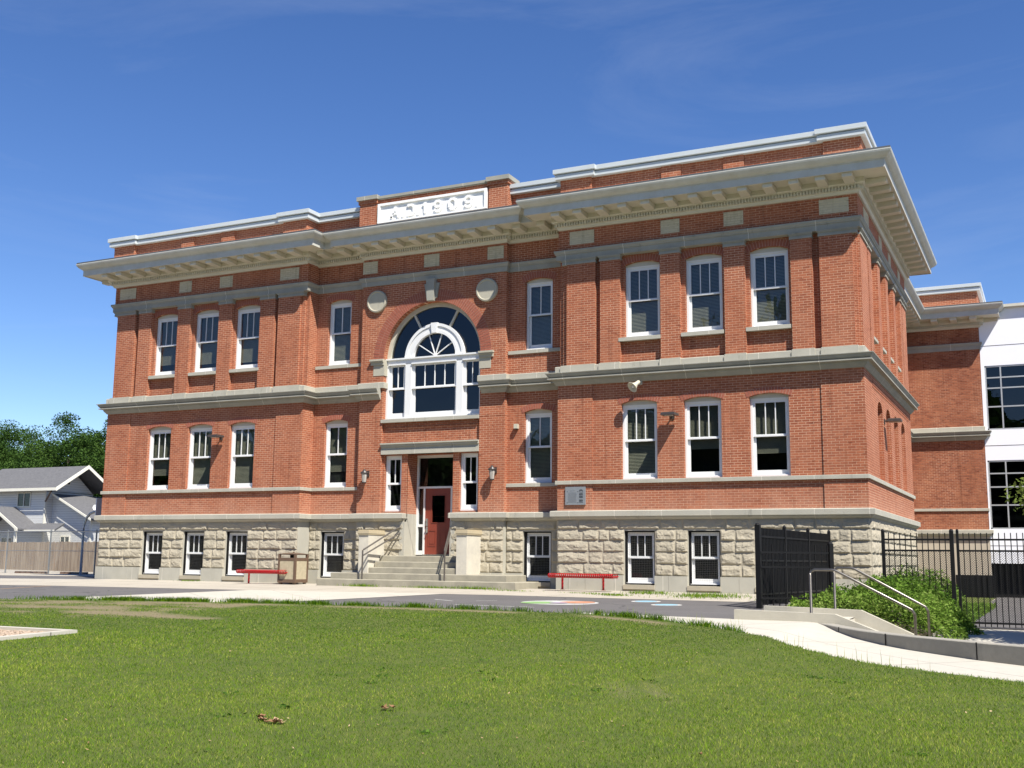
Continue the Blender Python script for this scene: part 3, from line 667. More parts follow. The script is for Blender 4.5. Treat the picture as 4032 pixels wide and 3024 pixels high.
# ---------- date tablet
tb = MB(); tb.box(-2.1, 2.1, .27, .33, 12.05, 12.74)
tablet = tb.build('date_tablet', M['tablet'], school); tag(tablet, 'white framed tablet with raised characters A.D.1909.')
q = MB()
for a in ((-2.1, 2.1, 12.05, 12.10), (-2.1, 2.1, 12.66, 12.74), (-2.1, -2.0, 12.10, 12.66), (2.0, 2.1, 12.10, 12.66)): q.box(a[0], a[1], .215, .27, a[2], a[3])
q.build('tablet_frame', M['tablet'], tablet)
def glyph(ch, x0, x1, z0=12.165, z1=12.585):
    q = MB(); Mf = front(.27); W = x1-x0; H = z1-z0; st = .085
    def stroke(pts, closed=False, wd=st):
        n = len(pts)
        for i in range(n if closed else n-1):
            a = Vector((*pts[i], 0)); b = Vector((*pts[(i+1) % n], 0)); d = (b-a).normalized(); nn = Vector((-d.y, d.x, 0))*wd/2; e = d*wd*.22
            P = [a-e+nn, b+e+nn, b+e-nn, a-e-nn]; q.prism(Mf, [(p.x, p.y) for p in P], -.042-.001*i, 0)
    X = lambda f: x0+st/2+f*(W-st); Zf = lambda f: z0+st/2+f*(H-st)
    if ch == 'A': stroke([(X(0), Zf(0)), (X(.5), Zf(1)), (X(1), Zf(0))]); stroke([(X(.25), Zf(.33)), (X(.75), Zf(.33))], wd=.06); stroke([(X(-.1), Zf(0)), (X(.15), Zf(0))], wd=.05); stroke([(X(.85), Zf(0)), (X(1.1), Zf(0))], wd=.05)
    if ch == 'D': stroke([(X(0), Zf(0)), (X(.7), Zf(0)), (X(1), Zf(.22)), (X(1), Zf(.78)), (X(.7), Zf(1)), (X(0), Zf(1))])
    if ch == '1': stroke([(X(.6), Zf(0)), (X(.6), Zf(1)), (X(-.3), Zf(.8))])
    if ch == '0': stroke([(X(0), Zf(.22)), (X(.28), Zf(0)), (X(.72), Zf(0)), (X(1), Zf(.22)), (X(1), Zf(.78)), (X(.72), Zf(1)), (X(.28), Zf(1)), (X(0), Zf(.78))], True)
    if ch == '9':
        stroke([(X(0), Zf(.62)), (X(.25), Zf(.44)), (X(.75), Zf(.44)), (X(1), Zf(.6)), (X(1), Zf(.82)), (X(.72), Zf(1)), (X(.28), Zf(1)), (X(0), Zf(.82))], True)
        stroke([(X(1), Zf(.6)), (X(1), Zf(.2)), (X(.72), Zf(0)), (X(.28), Zf(0)), (X(0), Zf(.17))])
    if ch == '.': q.box(x0, x1, .228, .27, z0, z0+.085)
    return q.build('letter', M['tablet'], tablet)
for ch, a, b in (('A', -1.60, -1.23), ('.', -1.14, -1.06), ('D', -.95, -.63), ('.', -.55, -.47), ('1', -.32, -.17), ('9', .09, .42), ('0', .65, .98), ('9', 1.24, 1.57), ('.', 1.68, 1.76)):
    glyph(ch, a, b)

# ---------- basement: backing wall, plinth, rock-faced blocks
BASEW = {'p': (.465, LOWC), 'c': (.475, [3.80])}
random.seed(11)
def rock_block(mb, Mf, u0, u1, z0, z1, d, seed):
    nu = max(int((u1-u0)/.026), 5); nz = max(int((z1-z0)/.022), 5)
    H = .03+.018*random.random(); tilt = random.uniform(-.03, .03); tz = random.uniform(.0, .12)
    vs_ = []
    for j in range(nz+1):
        for i in range(nu+1):
            fu = i/nu; fz = j/nz
            u = u0+(u1-u0)*fu; z = z0+(z1-z0)*fz
            n1 = noise.noise(Vector((u*4.3, z*5.5, seed))); n2 = noise.noise(Vector((u*11, z*14, seed+7))); n3 = noise.noise(Vector((u*27, z*27, seed+3)))
            cl = noise.cell(Vector((u*9+n2*1.2, z*11+n1*1.2, seed)))-.5
            eb = min(1, max(0, (z-z0-.014-.022*max(n1, 0))/(.016+.03*abs(n2))))
            et = min(1, max(0, (z1-z-.008)/(.11+.07*n1)))
            el = min(1, max(0, (u-u0-.012-.02*max(n2, 0))/(.03+.04*abs(n1)))); er = min(1, max(0, (u1-u-.012)/(.035+.04*abs(n2))))
            e = min(eb, et**.75, el, er)
            h = e*(H+.02*n1+.008*n2+.007*cl+tilt*(fu-.5)-tz*.25*(fz-.4)) + (.005*n3 if e > .05 else 0)
            if fu in (0, 1) or fz in (0, 1): h = 0
            vs_.append(Mf(u, d-.004-max(h, 0), z))
    fs = [(j*(nu+1)+i, j*(nu+1)+i+1, (j+1)*(nu+1)+i+1, (j+1)*(nu+1)+i) for j in range(nz) for i in range(nu)]
    mb.add(vs_, fs)
def split_len(a, b, rnd):
    L = b-a
    if L < .62: return [(a, b)]
    cuts = [a]; x = a
    while b-x > 1.25:
        s = rnd.uniform(.5, 1.05); x += s; cuts.append(x)
    if b-x > .8: cuts.append((x+b)/2 + rnd.uniform(-.12, .12))
    cuts.append(b)
    return list(zip(cuts[:-1], cuts[1:]))
ZC = [.345, .675, 1.01, 1.337, 1.662]
def basement(Mf, u0, u1, wins, hw, seed):
    rnd = random.Random(seed); bm_ = MB(); pl = MB(); rk = MB()
    wall_panel(bm_, Mf, u0, u1, -.8, 2.05, [(c-hw, c+hw, .085, 1.625) for c in wins], d=0, depth=.32)
    cur = u0; gaps = []
    for c in wins: gaps.append((cur, c-hw)); cur = c+hw
    gaps.append((cur, u1))
    for a, b in gaps:
        for k in range(4):
            sp2 = split_len(a, b, rnd) if k % 2 == 0 or b-a > 1.4 else [(a, a+(b-a)*rnd.uniform(.35, .65))]
            if len(sp2) == 1 and sp2[0][1] < b: sp2.append((sp2[0][1], b))
            for p, q_ in sp2: rock_block(rk, Mf, p, q_, ZC[k], ZC[k+1]-.006, 0, rnd.random()*90)
        e0 = a-.0 if a == u0 else a+.004; e1 = b if b == u1 else b-.004
        cuts = [x for x in split_len(e0, e1, rnd)]
        pl = MB()
        for p, q_ in cuts: pl.mbox(Mf, p+.003, q_-.003, -.085, .01, -.8, .345)
        pl.build('basement_plinth', M['tooled'], school)
    # top course
    tc_ = [u0]
    for c in wins: tc_ += [c-hw-.16, c+hw+.16]
    tc_.append(u1)
    for a, b in zip(tc_[:-1], tc_[1:]):
        for p, q_ in (split_len(a, b, rnd) if b-a > 1.3 and not any(abs((a+b)/2-c) < .05 for c in wins) else [(a, b)]):
            rock_block(rk, Mf, p, q_, 1.662, 1.975, 0, rnd.random()*90)
    for c in wins:
        q = MB(); q.mbox(Mf, c-hw-.01, c+hw+.01, -.11, .3, -.04, .082); q.mbox(Mf, c-hw-.01, c+hw+.01, -.07, .3, -.8, -.04); q.build('basement_sill', M['rock'], school)
    for s in (1, -1):
        if seed < 12:
            if Mf(1, 0, 0)[0]*s > 0: bm_.quad((s*PIN, 0, -.8), (s*PIN, YC, -.8), (s*PIN, YC, 2.05), (s*PIN, 0, 2.05))
        elif 20 < seed < 30 and Mf(1, 0, 0)[0]*s > 0: bm_.quad((s*CM, YM, -.8), (s*CM, YC, -.8), (s*CM, YC, 2.05), (s*CM, YM, 2.05))
        elif seed == (31 if s > 0 else 32): bm_.quad((s*(XR+.03), DS, -.8), (s*XB, DS, -.8), (s*XB, DS, 2.1), (s*(XR+.03), DS, 2.1))
    bm_.build('basement_wall', M['tooled'], school)
    rk.build('rock_faced_stone', M['rock'], school)
for i, Mf in enumerate((front(0), frontm(0))):
    basement(Mf, PIN, XR+.03, LOWC, .465, 5+i)
    basement(lambda u, d, z, Mf=Mf: Mf(u, YC+d, z), CM, PIN, [3.80], .475, 15+i)
    basement(lambda u, d, z, Mf=Mf: Mf(u, YM+d, z), .86, CM, [], .4, 25+i)
basement(side(XR+.03), 0, DS, [], .4, 31)
basement(sidem(XR+.03), 0, DS, [], .4, 32)
# smooth stone lining of the entrance recess
q = MB()
for s in (-1, 1):
    q = MB(); q.box(min(s*.842, s*.88), max(s*.842, s*.88), YM+.14, 1.3, -.1, 2.2)
    q.box(min(s*.842, s*1.02), max(s*.842, s*1.02), YM-.03, YM+.14, -.1, 1.94)
    q.build('entrance_lining', M['tooled'], school)
# rear basement
q = MB()
q.quad((XB, DS, -1), (XB, YR, -1), (XB, YR, 2.2), (XB, DS, 2.2)); q.quad((XB, YR, -1), (XRW, YR, -1), (XRW, YR, 2.2), (XB, YR, 2.2)); q.quad((XRW, YR, -1), (XRW, YB, -1), (XRW, YB, 2.2), (XRW, YR, 2.2))
q.build('rear_basement_wall', M['stucco'], school); q = MB()
q.quad((-XB, DS, -1), (-XB, YR, -1), (-XB, YR, 2.2), (-XB, DS, 2.2)); q.quad((-XB, YR, -1), (-XRW, YR, -1), (-XRW, YR, 2.2), (-XB, YR, 2.2)); q.quad((-XRW, YR, -1), (-XRW, YB, -1), (-XRW, YB, 2.2), (-XRW, YR, 2.2))
q.build('rear_basement_wall', M['stucco'], school)
# near-black sheet behind the windows stands in for unlit rooms
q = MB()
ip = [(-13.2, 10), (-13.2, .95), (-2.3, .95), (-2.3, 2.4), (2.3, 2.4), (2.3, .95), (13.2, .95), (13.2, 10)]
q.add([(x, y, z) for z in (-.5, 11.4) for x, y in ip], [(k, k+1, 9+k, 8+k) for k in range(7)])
q.build('dark_backing', M['room'], school)

# ---------- windows
def rect_frame(q, u0, u1, z0, z1, wd, d0, d1, wt=None, wb2=None):
    wt = wd if wt is None else wt; wb2 = wd if wb2 is None else wb2
    q.box(u0, u0+wd, d0, d1, z0, z1); q.box(u1-wd, u1, d0, d1, z0, z1)
    q.box(u0+wd, u1-wd, d0, d1, z0, z0+wb2); q.box(u0+wd, u1-wd, d0, d1, z1-wt, z1)
def make_window(W, H, rise, lights, blind=0, screen=False, mid=None, outer='white', name='window'):
    q = MB(); a = W/2; top = H-rise-.03 if rise else H-.005
    mid = mid or H*.5
    rect_frame(q, -a+.004, a-.004, .0, top, .065, .115, .27, .05, .075)
    q.box(-a+.02, a-.02, .07, .27, .0, .055)                       # wooden sill board
    # upper sash in front, lower sash behind
    ua = a-.062
    rect_frame(q, -ua, ua, mid-.035, top-.05, .07, .145, .19, .085, .055)
    zt0, zt1 = mid+.02, top-.135
    for k in range(1, lights):
        x = -ua+.07+(2*ua-.14)*k/lights; q.box(x-.013, x+.013, .15, .185, zt0, zt1)
    rect_frame(q, -ua, ua, .065, mid+.03, .07, .195, .235, .06, .13)
    q.box(-ua-.01, ua+.01, .125, .15, mid-.045, mid-.005)
    wn = q.build(name, M['white'])
    g = MB(); g.quad((-ua+.03, .165, mid-.02), (ua-.03, .165, mid-.02), (ua-.03, .165, top-.08), (-ua+.03, .165, top-.08))
    g.quad((-ua+.03, .215, .12), (ua-.03, .215, .12), (ua-.03, .215, mid+.01), (-ua+.03, .215, mid+.01))
    g.build('pane', M['glass'], wn)
    if rise:
        h = MB(); pts = [(-a, top-.01)]+[(-a+W*k/12, arch_z(-a+W*k/12, -a, a, H, rise)-.001) for k in range(13)]+[(a, top-.01)]
        h.prism(front(0), pts, .10, .2); h.build('arched_head', M['cream'], wn)
    if blind:
        b = MB(); n = int((top-.15)*blind/.042); z = top-.1
        for k in range(n):
            z = top-.1-k*.042
            b.quad((-ua+.05, .285, z), (ua-.05, .285, z), (ua-.05, .262, z-.036), (-ua+.05, .262, z-.036))
        b.build('blind', M['blind'], wn)
    if screen:
        s = MB(); s.quad((-a+.05, .085, .03), (a-.01, .085, .03), (a-.01, .085, H-.03), (-a+.05, .085, H-.03)); s.build('wire_guard', M['screen'], wn)
        s = MB(); rect_frame(s, -a+.004, a-.004, .004, H-.004, .035, .06, .11); s.box(-a+.035, -a+.075, .09, .11, .02, H-.02); s.build('guard_frame', M['black'], wn)
    return wn
wp1 = make_window(1.104, 2.34, .09, 3, 1.0); u1_ = [False]
wp2 = make_window(1.104, 2.34, .10, 3, .97); u2_ = [False]
wc1 = make_window(.95, 2.33, .09, 2, 1.0); u3_ = [False]
wbs = make_window(.93, 1.535, 0, 3, .0, True, mid=.79); u4_ = [False]
wen = make_window(.66, 1.845, 0, 2, 0); u5_ = [False]
for s in (1, -1):
    for c in LOWC: put(wp1, u1_, school, (s*c, .035, 3.105))
    for c in UPC: put(wp2, u2_, school, (s*c, .15, 7.347))
    put(wc1, u3_, school, (s*3.80, YC, 3.10)); put(wc1, u3_, school, (s*3.80, YC, 7.322))
    for c in LOWC: put(wbs, u4_, school, (s*c, 0, .086))
    put(wbs, u4_, school, (s*3.80, YC, .086))
    put(wen, u5_, school, (s*1.415, YM+.1, 2.282))

rb_ = random.Random(12)
for wn_ in [c for c in school.children if c.name.startswith('window') and c.location.z > 3]:
    for bl_ in wn_.children:
        if bl_.name.startswith('blind') and rb_.random() < .45:
            f_ = rb_.uniform(.62, .95); bl_.scale.z = f_; bl_.location.z = 2.15*(1-f_)

# ---------- great arched window
q = MB(); Mw = front(YM+.22); zc = 7.36
def ring(q, r0, r1, d0, d1, a0=0, a1=PI_, n=40, Mf=Mw, zc=zc):
    for k in range(n):
        t0 = a0+(a1-a0)*k/n; t1 = a0+(a1-a0)*(k+1)/n
        q.prism(Mf, [(math.cos(t)*r, zc+math.sin(t)*r) for t, r in ((t0, r0), (t0, r1), (t1, r1), (t1, r0))], d0, d1)
ring(q, 1.70, 1.828, 0, .16)
big = q.build('arched_window', M['cream'], school); tag(big, 'large semicircular window with fan light over a three-part sash window')
q = MB()
for t in (R(61), R(119)):
    q = MB(); c_, s_ = math.cos(t), math.sin(t); nx, nz = -s_*.035, c_*.035
    q.prism(Mw, [(c_*1.08+nx, zc+s_*1.08+nz), (c_*1.08-nx, zc+s_*1.08-nz), (c_*1.74-nx, zc+s_*1.74-nz), (c_*1.74+nx, zc+s_*1.74+nz)], .03, .13)
    q.build('radial_bar', M['cream'], big)
q = MB(); ring(q, 1.03, 1.125, -.03, .14); ring(q, .89, 1.03, .0, .14); ring(q, .80, .89, -.02, .14)
q.prism(Mw, [(-.085, zc+.80), (.085, zc+.80), (.125, zc+1.14), (-.125, zc+1.14)], -.075, .1)
for s in (-1, 1): q.mbox(Mw, min(s*.80, s*1.125), max(s*.80, s*1.125), -.04, .1, zc-.02, zc+.09)
q.build('inner_arch', M['white'], big)
q = MB()
for t in (34, 72, 108, 146):
    c_, s_ = math.cos(R(t)), math.sin(R(t)); nx, nz = -s_*.014, c_*.014
    q.prism(Mw, [(nx, zc+.05+nz), (-nx, zc+.05-nz), (c_*.82-nx, zc+.05+s_*.78-nz), (c_*.82+nx, zc+.05+s_*.78+nz)], .04, .08)
q.lathe([(0, .1), (.05, .08), (.07, 0), (.07, -.06)], (0, YM+.28, zc+.06), 14, (0, -1, 0))
q.build('fan_muntin', M['white'], big)
q = MB()
q.mbox(Mw, -1.829, 1.829, -.09, .16, 7.335, 7.385); q.mbox(Mw, -1.829, 1.829, -.03, .16, 7.20, 7.335)
q.mbox(Mw, -1.829, -1.74, -.02, .2, 5.32, 7.2); q.mbox(Mw, 1.74, 1.829, -.02, .2, 5.32, 7.2)
for s in (-1, 1): q.mbox(Mw, min(s*.85, s*1.09), max(s*.85, s*1.09), -.02, .2, 5.32, 7.2)
q.mbox(Mw, -1.74, 1.74, -.045, .2, 5.318, 5.40)
for a, b, L in ((-1.74, -1.09, 2), (-.85, .85, 4), (1.09, 1.74, 2)):
    q.mbox(Mw, a, b, -.06, .1, 7.16, 7.2)
    for z0, z1, d0, n in ((6.34, 7.16, .04, L), (5.40, 6.39, .09, 1)):
        w_ = .095
        q.mbox(Mw, a, a+w_, d0, d0+.05, z0, z1); q.mbox(Mw, b-w_, b, d0, d0+.05, z0, z1); q.mbox(Mw, a+w_, b-w_, d0, d0+.05, z1-.05, z1); q.mbox(Mw, a+w_, b-w_, d0, d0+.05, z0, z0+(.07 if n > 1 else .15))
        for k in range(1, n): x = a+w_+(b-a-2*w_)*k/n; q.mbox(Mw, x-.013, x+.013, d0+.005, d0+.045, z0+.07, z1-.05)
    q.mbox(Mw, a, b, .0, .04, 6.33, 6.37)
q.build('sash_frame', M['white'], big)
q = MB()
pts = [(math.cos(PI_*k/32)*1.75, zc+math.sin(PI_*k/32)*1.75) for k in range(33)]
q.add([Mw(u, .09, z) for u, z in pts], [tuple(range(33))])
q.quad(Mw(-1.7, .08, 6.36), Mw(1.7, .08, 6.36), Mw(1.7, .08, 7.2), Mw(-1.7, .08, 7.2))
q.quad(Mw(-1.7, .12, 5.4), Mw(1.7, .12, 5.4), Mw(1.7, .12, 6.36), Mw(-1.7, .12, 6.36))
q.build('pane', M['glass_dark'], big)

# ---------- entrance door set
YD = 1.20
q = MB(); Md = front(YD)
q.mbox(Md, -.85, -.785, -.03, .06, .88, 4.15); q.mbox(Md, .785, .85, -.03, .06, .88, 4.15)
q.mbox(Md, -.785, .785, -.03, .06, 4.06, 4.15); q.mbox(Md, -.785, .785, -.035, .06, 3.05, 3.115)
q.mbox(Md, -.585, -.525, -.03, .06, .88, 3.05); q.mbox(Md, .44, .50, -.03, .06, .88, 3.05)
for a, b in ((-.785, -.585), (.50, .785)):
    q.mbox(Md, a, b, -.025, .06, 1.79, 1.875); q.mbox(Md, a, b, -.025, .06, .88, 1.02)
dset = q.build('door_frame', M['white'], school)
q = MB(); q.quad(Md(-.79, .02, 3.1), Md(.79, .02, 3.1), Md(.79, .02, 4.08), Md(-.79, .02, 4.08))
for a, b in ((-.8, -.57), (.49, .8)):
    q.quad(Md(a, .02, 1.0), Md(b, .02, 1.0), Md(b, .02, 3.06), Md(a, .02, 3.06))
q.build('pane', M['glass'], dset)
q = MB()
wall_panel(q, Md, -.525, .44, .90, 3.05, [(-.27, .225, 1.93, 2.82, 0, .05)], d=0)
q.mbox(Md, -.525, .44, .045, .05, .9, 1.9)
for a, b in ((-.40, -.1), (.02, .32)):
    rect = [(a, b, 1.16, 1.185), (a, b, 1.66, 1.685), (a, a+.025, 1.185, 1.66), (b-.025, b, 1.185, 1.66)]
    for r0 in rect: q.mbox(Md, r0[0], r0[1], -.012, .01, r0[2], r0[3])
    q.mbox(Md, a+.06, b-.06, -.01, .01, 1.24, 1.60)
door = q.build('door', M['door'], school); tag(door, 'brick red panelled door with a tall dark glass light')
q = MB(); rect_frame(q, -.285, .24, 1.915, 2.835, .022, YD-.014, YD+.01); q.build('glass_bead', M['door'], door)
q = MB(); q.quad(Md(-.27, .03, 1.93), Md(.225, .03, 1.93), Md(.225, .03, 2.82), Md(-.27, .03, 2.82)); q.build('pane', M['glass_dark'], door)
q = MB(); q.mbox(Md, -.475, -.40, -.05, 0, 1.82, 2.06); q.mbox(Md, -.47, -.405, -.03, 0, 1.6, 1.8); q.tube([Md(-.44, -.04, 1.74), Md(-.44, -.09, 1.72), Md(-.44, -.09, 1.55), Md(-.44, -.02, 1.52)], .014, 8); q.build('handle', M['chrome'], door)
q = MB(); q.mbox(Md, -.53, .45, -.12, .05, .86, .897); q.build('threshold', M['chrome'], dset)

# ---------- steps and pedestals
st = MB()
def slab(x0, x1, y0, y1, z0, z1, b=.018):
    st.add([(x0, y0, z0), (x1, y0, z0), (x1, y1, z0), (x0, y1, z0), (x0, y0, z1-b), (x1, y0, z1-b), (x1, y1, z1-b), (x0, y1, z1-b), (x0+b, y0+b, z1), (x1-b, y0+b, z1), (x1-b, y1, z1), (x0+b, y1, z1)],
           [(0, 1, 5, 4), (1, 2, 6, 5), (3, 0, 4, 7), (4, 5, 9, 8), (5, 6, 10, 9), (7, 4, 8, 11), (8, 9, 10, 11)])
slab(-3.15, 3.88, -1.05, .62, -.4, .10); slab(-2.83, 3.44, -.75, .63, .0, .292); slab(-1.60, 1.57, -.45, .6, .2, .472); slab(-1.56, 1.565, -.15, .6, .3, .655); slab(-1.555, 1.56, .15, 1.4, .4, .845)
steps = st.build('entrance_steps', M['conc_old'], school); tag(steps, 'five worn concrete steps up to the door')
for s in (-1, 1):
    q = MB(); q.box(min(s*1.60, s*1.96), max(s*1.60, s*1.96), -.5, .44, .28, 1.50)
    pd_ = q.build('pedestal', M['plaster'], school)
    me = pd_.data
    q = MB(); a, b = min(s*1.57, s*2.0), max(s*1.57, s*2.0)
    for z0, z1, e in ((1.50, 1.535, -.01), (1.535, 1.62, 0), (1.62, 1.655, -.02)): q.box(a-e, b+e, -.545-e, .45, z0, z1)
    cp_ = q.build('cap', M['cap'], pd_)

# ------------------------------------------------------------------ things on the school walls
def lantern(x, label):
    t = empty('wall_lantern', (x, YM, 3.6))
    tag(t, label, 'wall lamp', 'lanterns flanking the entrance')
    q = MB(); q.box(-.07, .07, -.03, 0, -.17, .02); q.box(-.02, .02, -.16, -.03, -.06, -.03); q.build('back_plate', M['dark_metal'], t)
    q = MB(); q.lathe([(0, .07), (.035, .06), (.05, .02), (.135, -.05), (.13, -.075), (.10, -.085)], (0, -.2, 0), 18); q.build('lamp_cap', M['dark_metal'], t, smooth=True)
    q = MB(); q.lathe([(.10, -.085), (.085, -.22), (.068, -.36)], (0, -.2, 0), 18); q.build('lamp_glass', M['frost'], t, smooth=True)
    q = MB(); q.lathe([(.075, -.36), (.07, -.395), (.0, -.40)], (0, -.2, 0), 18)
    for k in range(6): a = k*PI_/3; q.tube([(math.cos(a)*.104, -.2+math.sin(a)*.104, -.085), (math.cos(a)*.07, -.2+math.sin(a)*.07, -.37)], .006, 5)
    q.build('lamp_cage', M['dark_metal'], t)
    return t
lantern(2.41, 'dark wall lantern on the brick pier right of the entrance door')
lantern(-2.33, 'dark wall lantern on the brick pier left of the entrance door')
def floodlight(loc, rz, label):
    t = empty('wall_floodlight', loc, rz)
    tag(t, label, 'wall light', 'flat floodlights on the brick walls')
    q = MB(); q.box(-.06, .06, -.03, 0, -.1, .06); q.tube([(0, -.02, 0), (0, -.16, .02), (0, -.26, .02)], .025, 8); q.build('bracket', M['dark_metal'], t)
    q = MB()
    a = [(-.23, -.12), (.23, -.12), (.21, -.50), (-.21, -.50)]
    q.add([(x, y, z) for z, e in ((-.03, 1), (.035, .97), (.055, .8)) for x, y in [(x*e, (y+.31)*e-.31) for x, y in a]],
          [(3, 2, 1, 0), (8, 9, 10, 11)]+[(r0*4+k, r0*4+(k+1) % 4, r0*4+4+(k+1) % 4, r0*4+4+k) for r0 in (0, 1) for k in range(4)])
    q.build('lamp_head', M['dark_metal'], t)
    q = MB(); q.box(-.12, .12, -.44, -.28, -.05, -.031); q.build('lens', M['frost'], t)
    return t
floodlight((8.36, .035, 4.93), 0, 'flat dark floodlight between the first and second ground-floor windows of the right pavilion')
floodlight((-8.25, .035, 4.93), 0, 'flat dark floodlight between the middle and right ground-floor windows of the left pavilion')
floodlight((XR, 3.65, 4.95), PI_/2, 'flat dark floodlight on the right side wall below the arched niches')
# horn loudspeaker
t = empty('horn_loudspeaker', (7.28, 0, 5.93)); tag(t, 'beige horn loudspeaker on the brick above a right pavilion window', 'loudspeaker')
q = MB(); ax = Vector((-.35, -.55, -.5)).normalized(); c0 = Vector((.12, -.13, .03))
q.lathe([(.0, 0), (.055, 0), (.06, .12), (.075, .17), (.11, .24), (.165, .31), (.175, .315), (.165, .325), (.11, .26), (.06, .2), (0, .2)], c0, 22, ax); q.build('horn', M['beige'], t, smooth=True)
q = MB(); q.lathe([(.0, .31), (.035, .30), (.04, .22)], c0, 12, ax); q.build('horn_core', M['white'], t, smooth=True)
q = MB(); q.tube([(.12, 0, .02), (.12, -.15, .03)], .022, 8); q.box(.06, .18, -.02, 0, -.05, .09); q.build('bracket', M['beige'], t)
# small camera box
t = empty('security_camera', (3.08, YC, 4.9)); tag(t, 'small pale security camera box on brick left of the connector window', 'camera')
q = MB(); q.box(-.06, .06, -.14, 0, -.07, .07); q.build('housing', M['beige'], t)
q = MB(); q.lathe([(.05, 0), (.045, -.03), (.0, -.055)], (0, -.08, -.07), 12); q.build('camera_lens', M['dark_metal'], t)
# plaque
t = empty('metal_plaque', (5.35, 0, 2.655)); tag(t, 'square grey metal plaque with text and an arc emblem on lower brick', 'plaque')
q = MB(); q.box(-.322, .322, -.05, 0, -.268, .268); q.build('plate', M['plaque'], t)
q = MB()
for k in range(19): 
    z = .10-k*.0165; q.box(-.23, .04-(.02*((k*7) % 5 == 2)), -.052, -.05, z-.006, z)
q.box(-.17, .0, -.053, -.05, .145, .16)
q.build('small_text', M['plaque_mid'], t)
q = MB()
for k in range(14):
    for r0, r1 in ((.035, .045), (.05, .064)):
        t0 = PI_*k/14; t1 = PI_*(k+1)/14
        q.prism(front(-.052), [(.185+math.cos(a)*r, .125+math.sin(a)*r) for a, r in ((t0, r0), (t0, r1), (t1, r1), (t1, r0))], -.002, .002)
q.prism(front(-.052), [(.165, .128), (.205, .14), (.20, .155), (.18, .15)], -.002, .002)
for k, z in enumerate((.09, .065, .045, .03, .0, -.02, -.035, -.055, -.11, -.13, -.145, -.165)): q.box(.125+.004*(k % 2), .25-.006*(k % 3), -.054, -.05, z-.009, z)
for x, z in ((-.255, .125), (.08, .125), (-.255, -.205), (.08, -.205)): q.box(x-.017, x+.017, -.054, -.05, z-.006, z+.006)
q.box(.12, .25, -.054, -.05, -.205, -.195)
q.build('emblem', M['plaque_ink'], t)

# ------------------------------------------------------------------ handrails at the steps
def handrail(x, label, back_x):
    t = empty('handrail', (0, 0, .1)); tag(t, label, 'handrail', 'double handrails on the entrance steps')
    q = MB(); q.tube([(x, -.93, 0), (x, -.93, .90), (x+(back_x-x)*.04, -.90, .925), (x+(back_x-x)*.9, .32, 1.63), (back_x, .42, 1.645)], .026, 8); q.build('top_rail', M['rail_paint'], t)
    q = MB(); q.tube([(x, -.93, .73), (back_x, .45, 1.49)], .024, 8); q.build('lower_rail', M['rail_paint'], t)
    q = MB(); q.tube([(back_x, .45, .74), (back_x, .45, 1.62), (back_x, .42, 1.645)], .026, 8); q.build('rear_post', M['rail_paint'], t)
    return t
handrail(-1.52, 'brown double handrail on the left of the entrance steps', -.98)
handrail(1.44, 'brown double handrail on the right of the entrance steps', .86)

# ------------------------------------------------------------------ ground heights
def smooth01(v): v = max(0, min(1, v)); return v*v*(3-2*v)
def G(x, y):
    yy = max(min(y, 0), -42)
    z = -.1+.024*yy
    if x > 14.0 and y < -9.0:
        f = -.19*(1-math.exp(-(x-14.0)/1.1)) * (1-smooth01((-y-17)/7.))
        z += f
    return z
def court(x, y): return -.60-.20*smooth01((-y-5.5)/3.5)
LAWN_EDGE = [(-60, -22), (-30, -16), (-12, -12.1), (-5.68, -10.95), (-4, -10.62), (-2.61, -10.25), (1.07, -9.45), (5.53, -9.16), (7.36, -9.22), (9.6, -9.42), (11.29, -10.31), (12.44, -11.25), (13.1, -11.9), (14.4, -13.3), (15.58, -14.4), (16.7, -15.0), (17.7, -15.5), (20, -16.3), (30, -18.5), (60, -24)]
def edge_y(x):
    for (a, b), (c, d) in zip(LAWN_EDGE[:-1], LAWN_EDGE[1:]):
        if a <= x <= c: return b+(d-b)*(x-a)/(c-a)
    return -24
CURB = [(14.05, -9.33), (14.3, -9.75), (14.64, -10.44), (15.07, -11.2), (15.57, -11.84), (16.01, -12.3), (17.12, -13.25), (17.66, -13.62), (19.5, -14.5), (24, -16.0), (40, -19)]
# terrain sheet
def lin(a, b, n): return [a+(b-a)*i/n for i in range(n+1)]
xs = [-1500, -700, -350, -180, -110, -80, -60, -45] + lin(-35, 27, 124) + [32, 40, 55, 80, 120, 200, 400, 800, 1500]
ys = [-600, -250, -120, -70, -50] + lin(-42, 26, 136) + [30, 36, 45, 60, 90, 140, 260, 500, 1000, 2500]
q = MB(); idx = []
for y in ys:
    for x in xs:
        z = G(x, y)-.03
        if x > 13.6 and y > -9.0: z = -1.3
        if x > 13.6 and y <= -9.0:
            # behind the curb
            cy_ = None
            for (a, b), (c, d) in zip(CURB[:-1], CURB[1:]):
                if a <= x <= c: cy_ = b+(d-b)*(x-a)/(c-a)
            if cy_ is not None and y > cy_-.05: z = -1.3
        if y > 26: z = -.3
        q.v.append((x, y, z))
nx_ = len(xs)
q.f = [(j*nx_+i, j*nx_+i+1, (j+1)*nx_+i+1, (j+1)*nx_+i) for j in range(len(ys)-1) for i in range(nx_-1)]
tag(q.build('ground', M['soil']), kind='structure')
def flat_poly(name, pts, mat, off, step=None, label=None):
    q = MB(); q.add([(x, y, G(x, y)+off) for x, y in pts], [tuple(range(len(pts)))]); ob = q.build(name, mat); tag(ob, kind='structure'); return ob
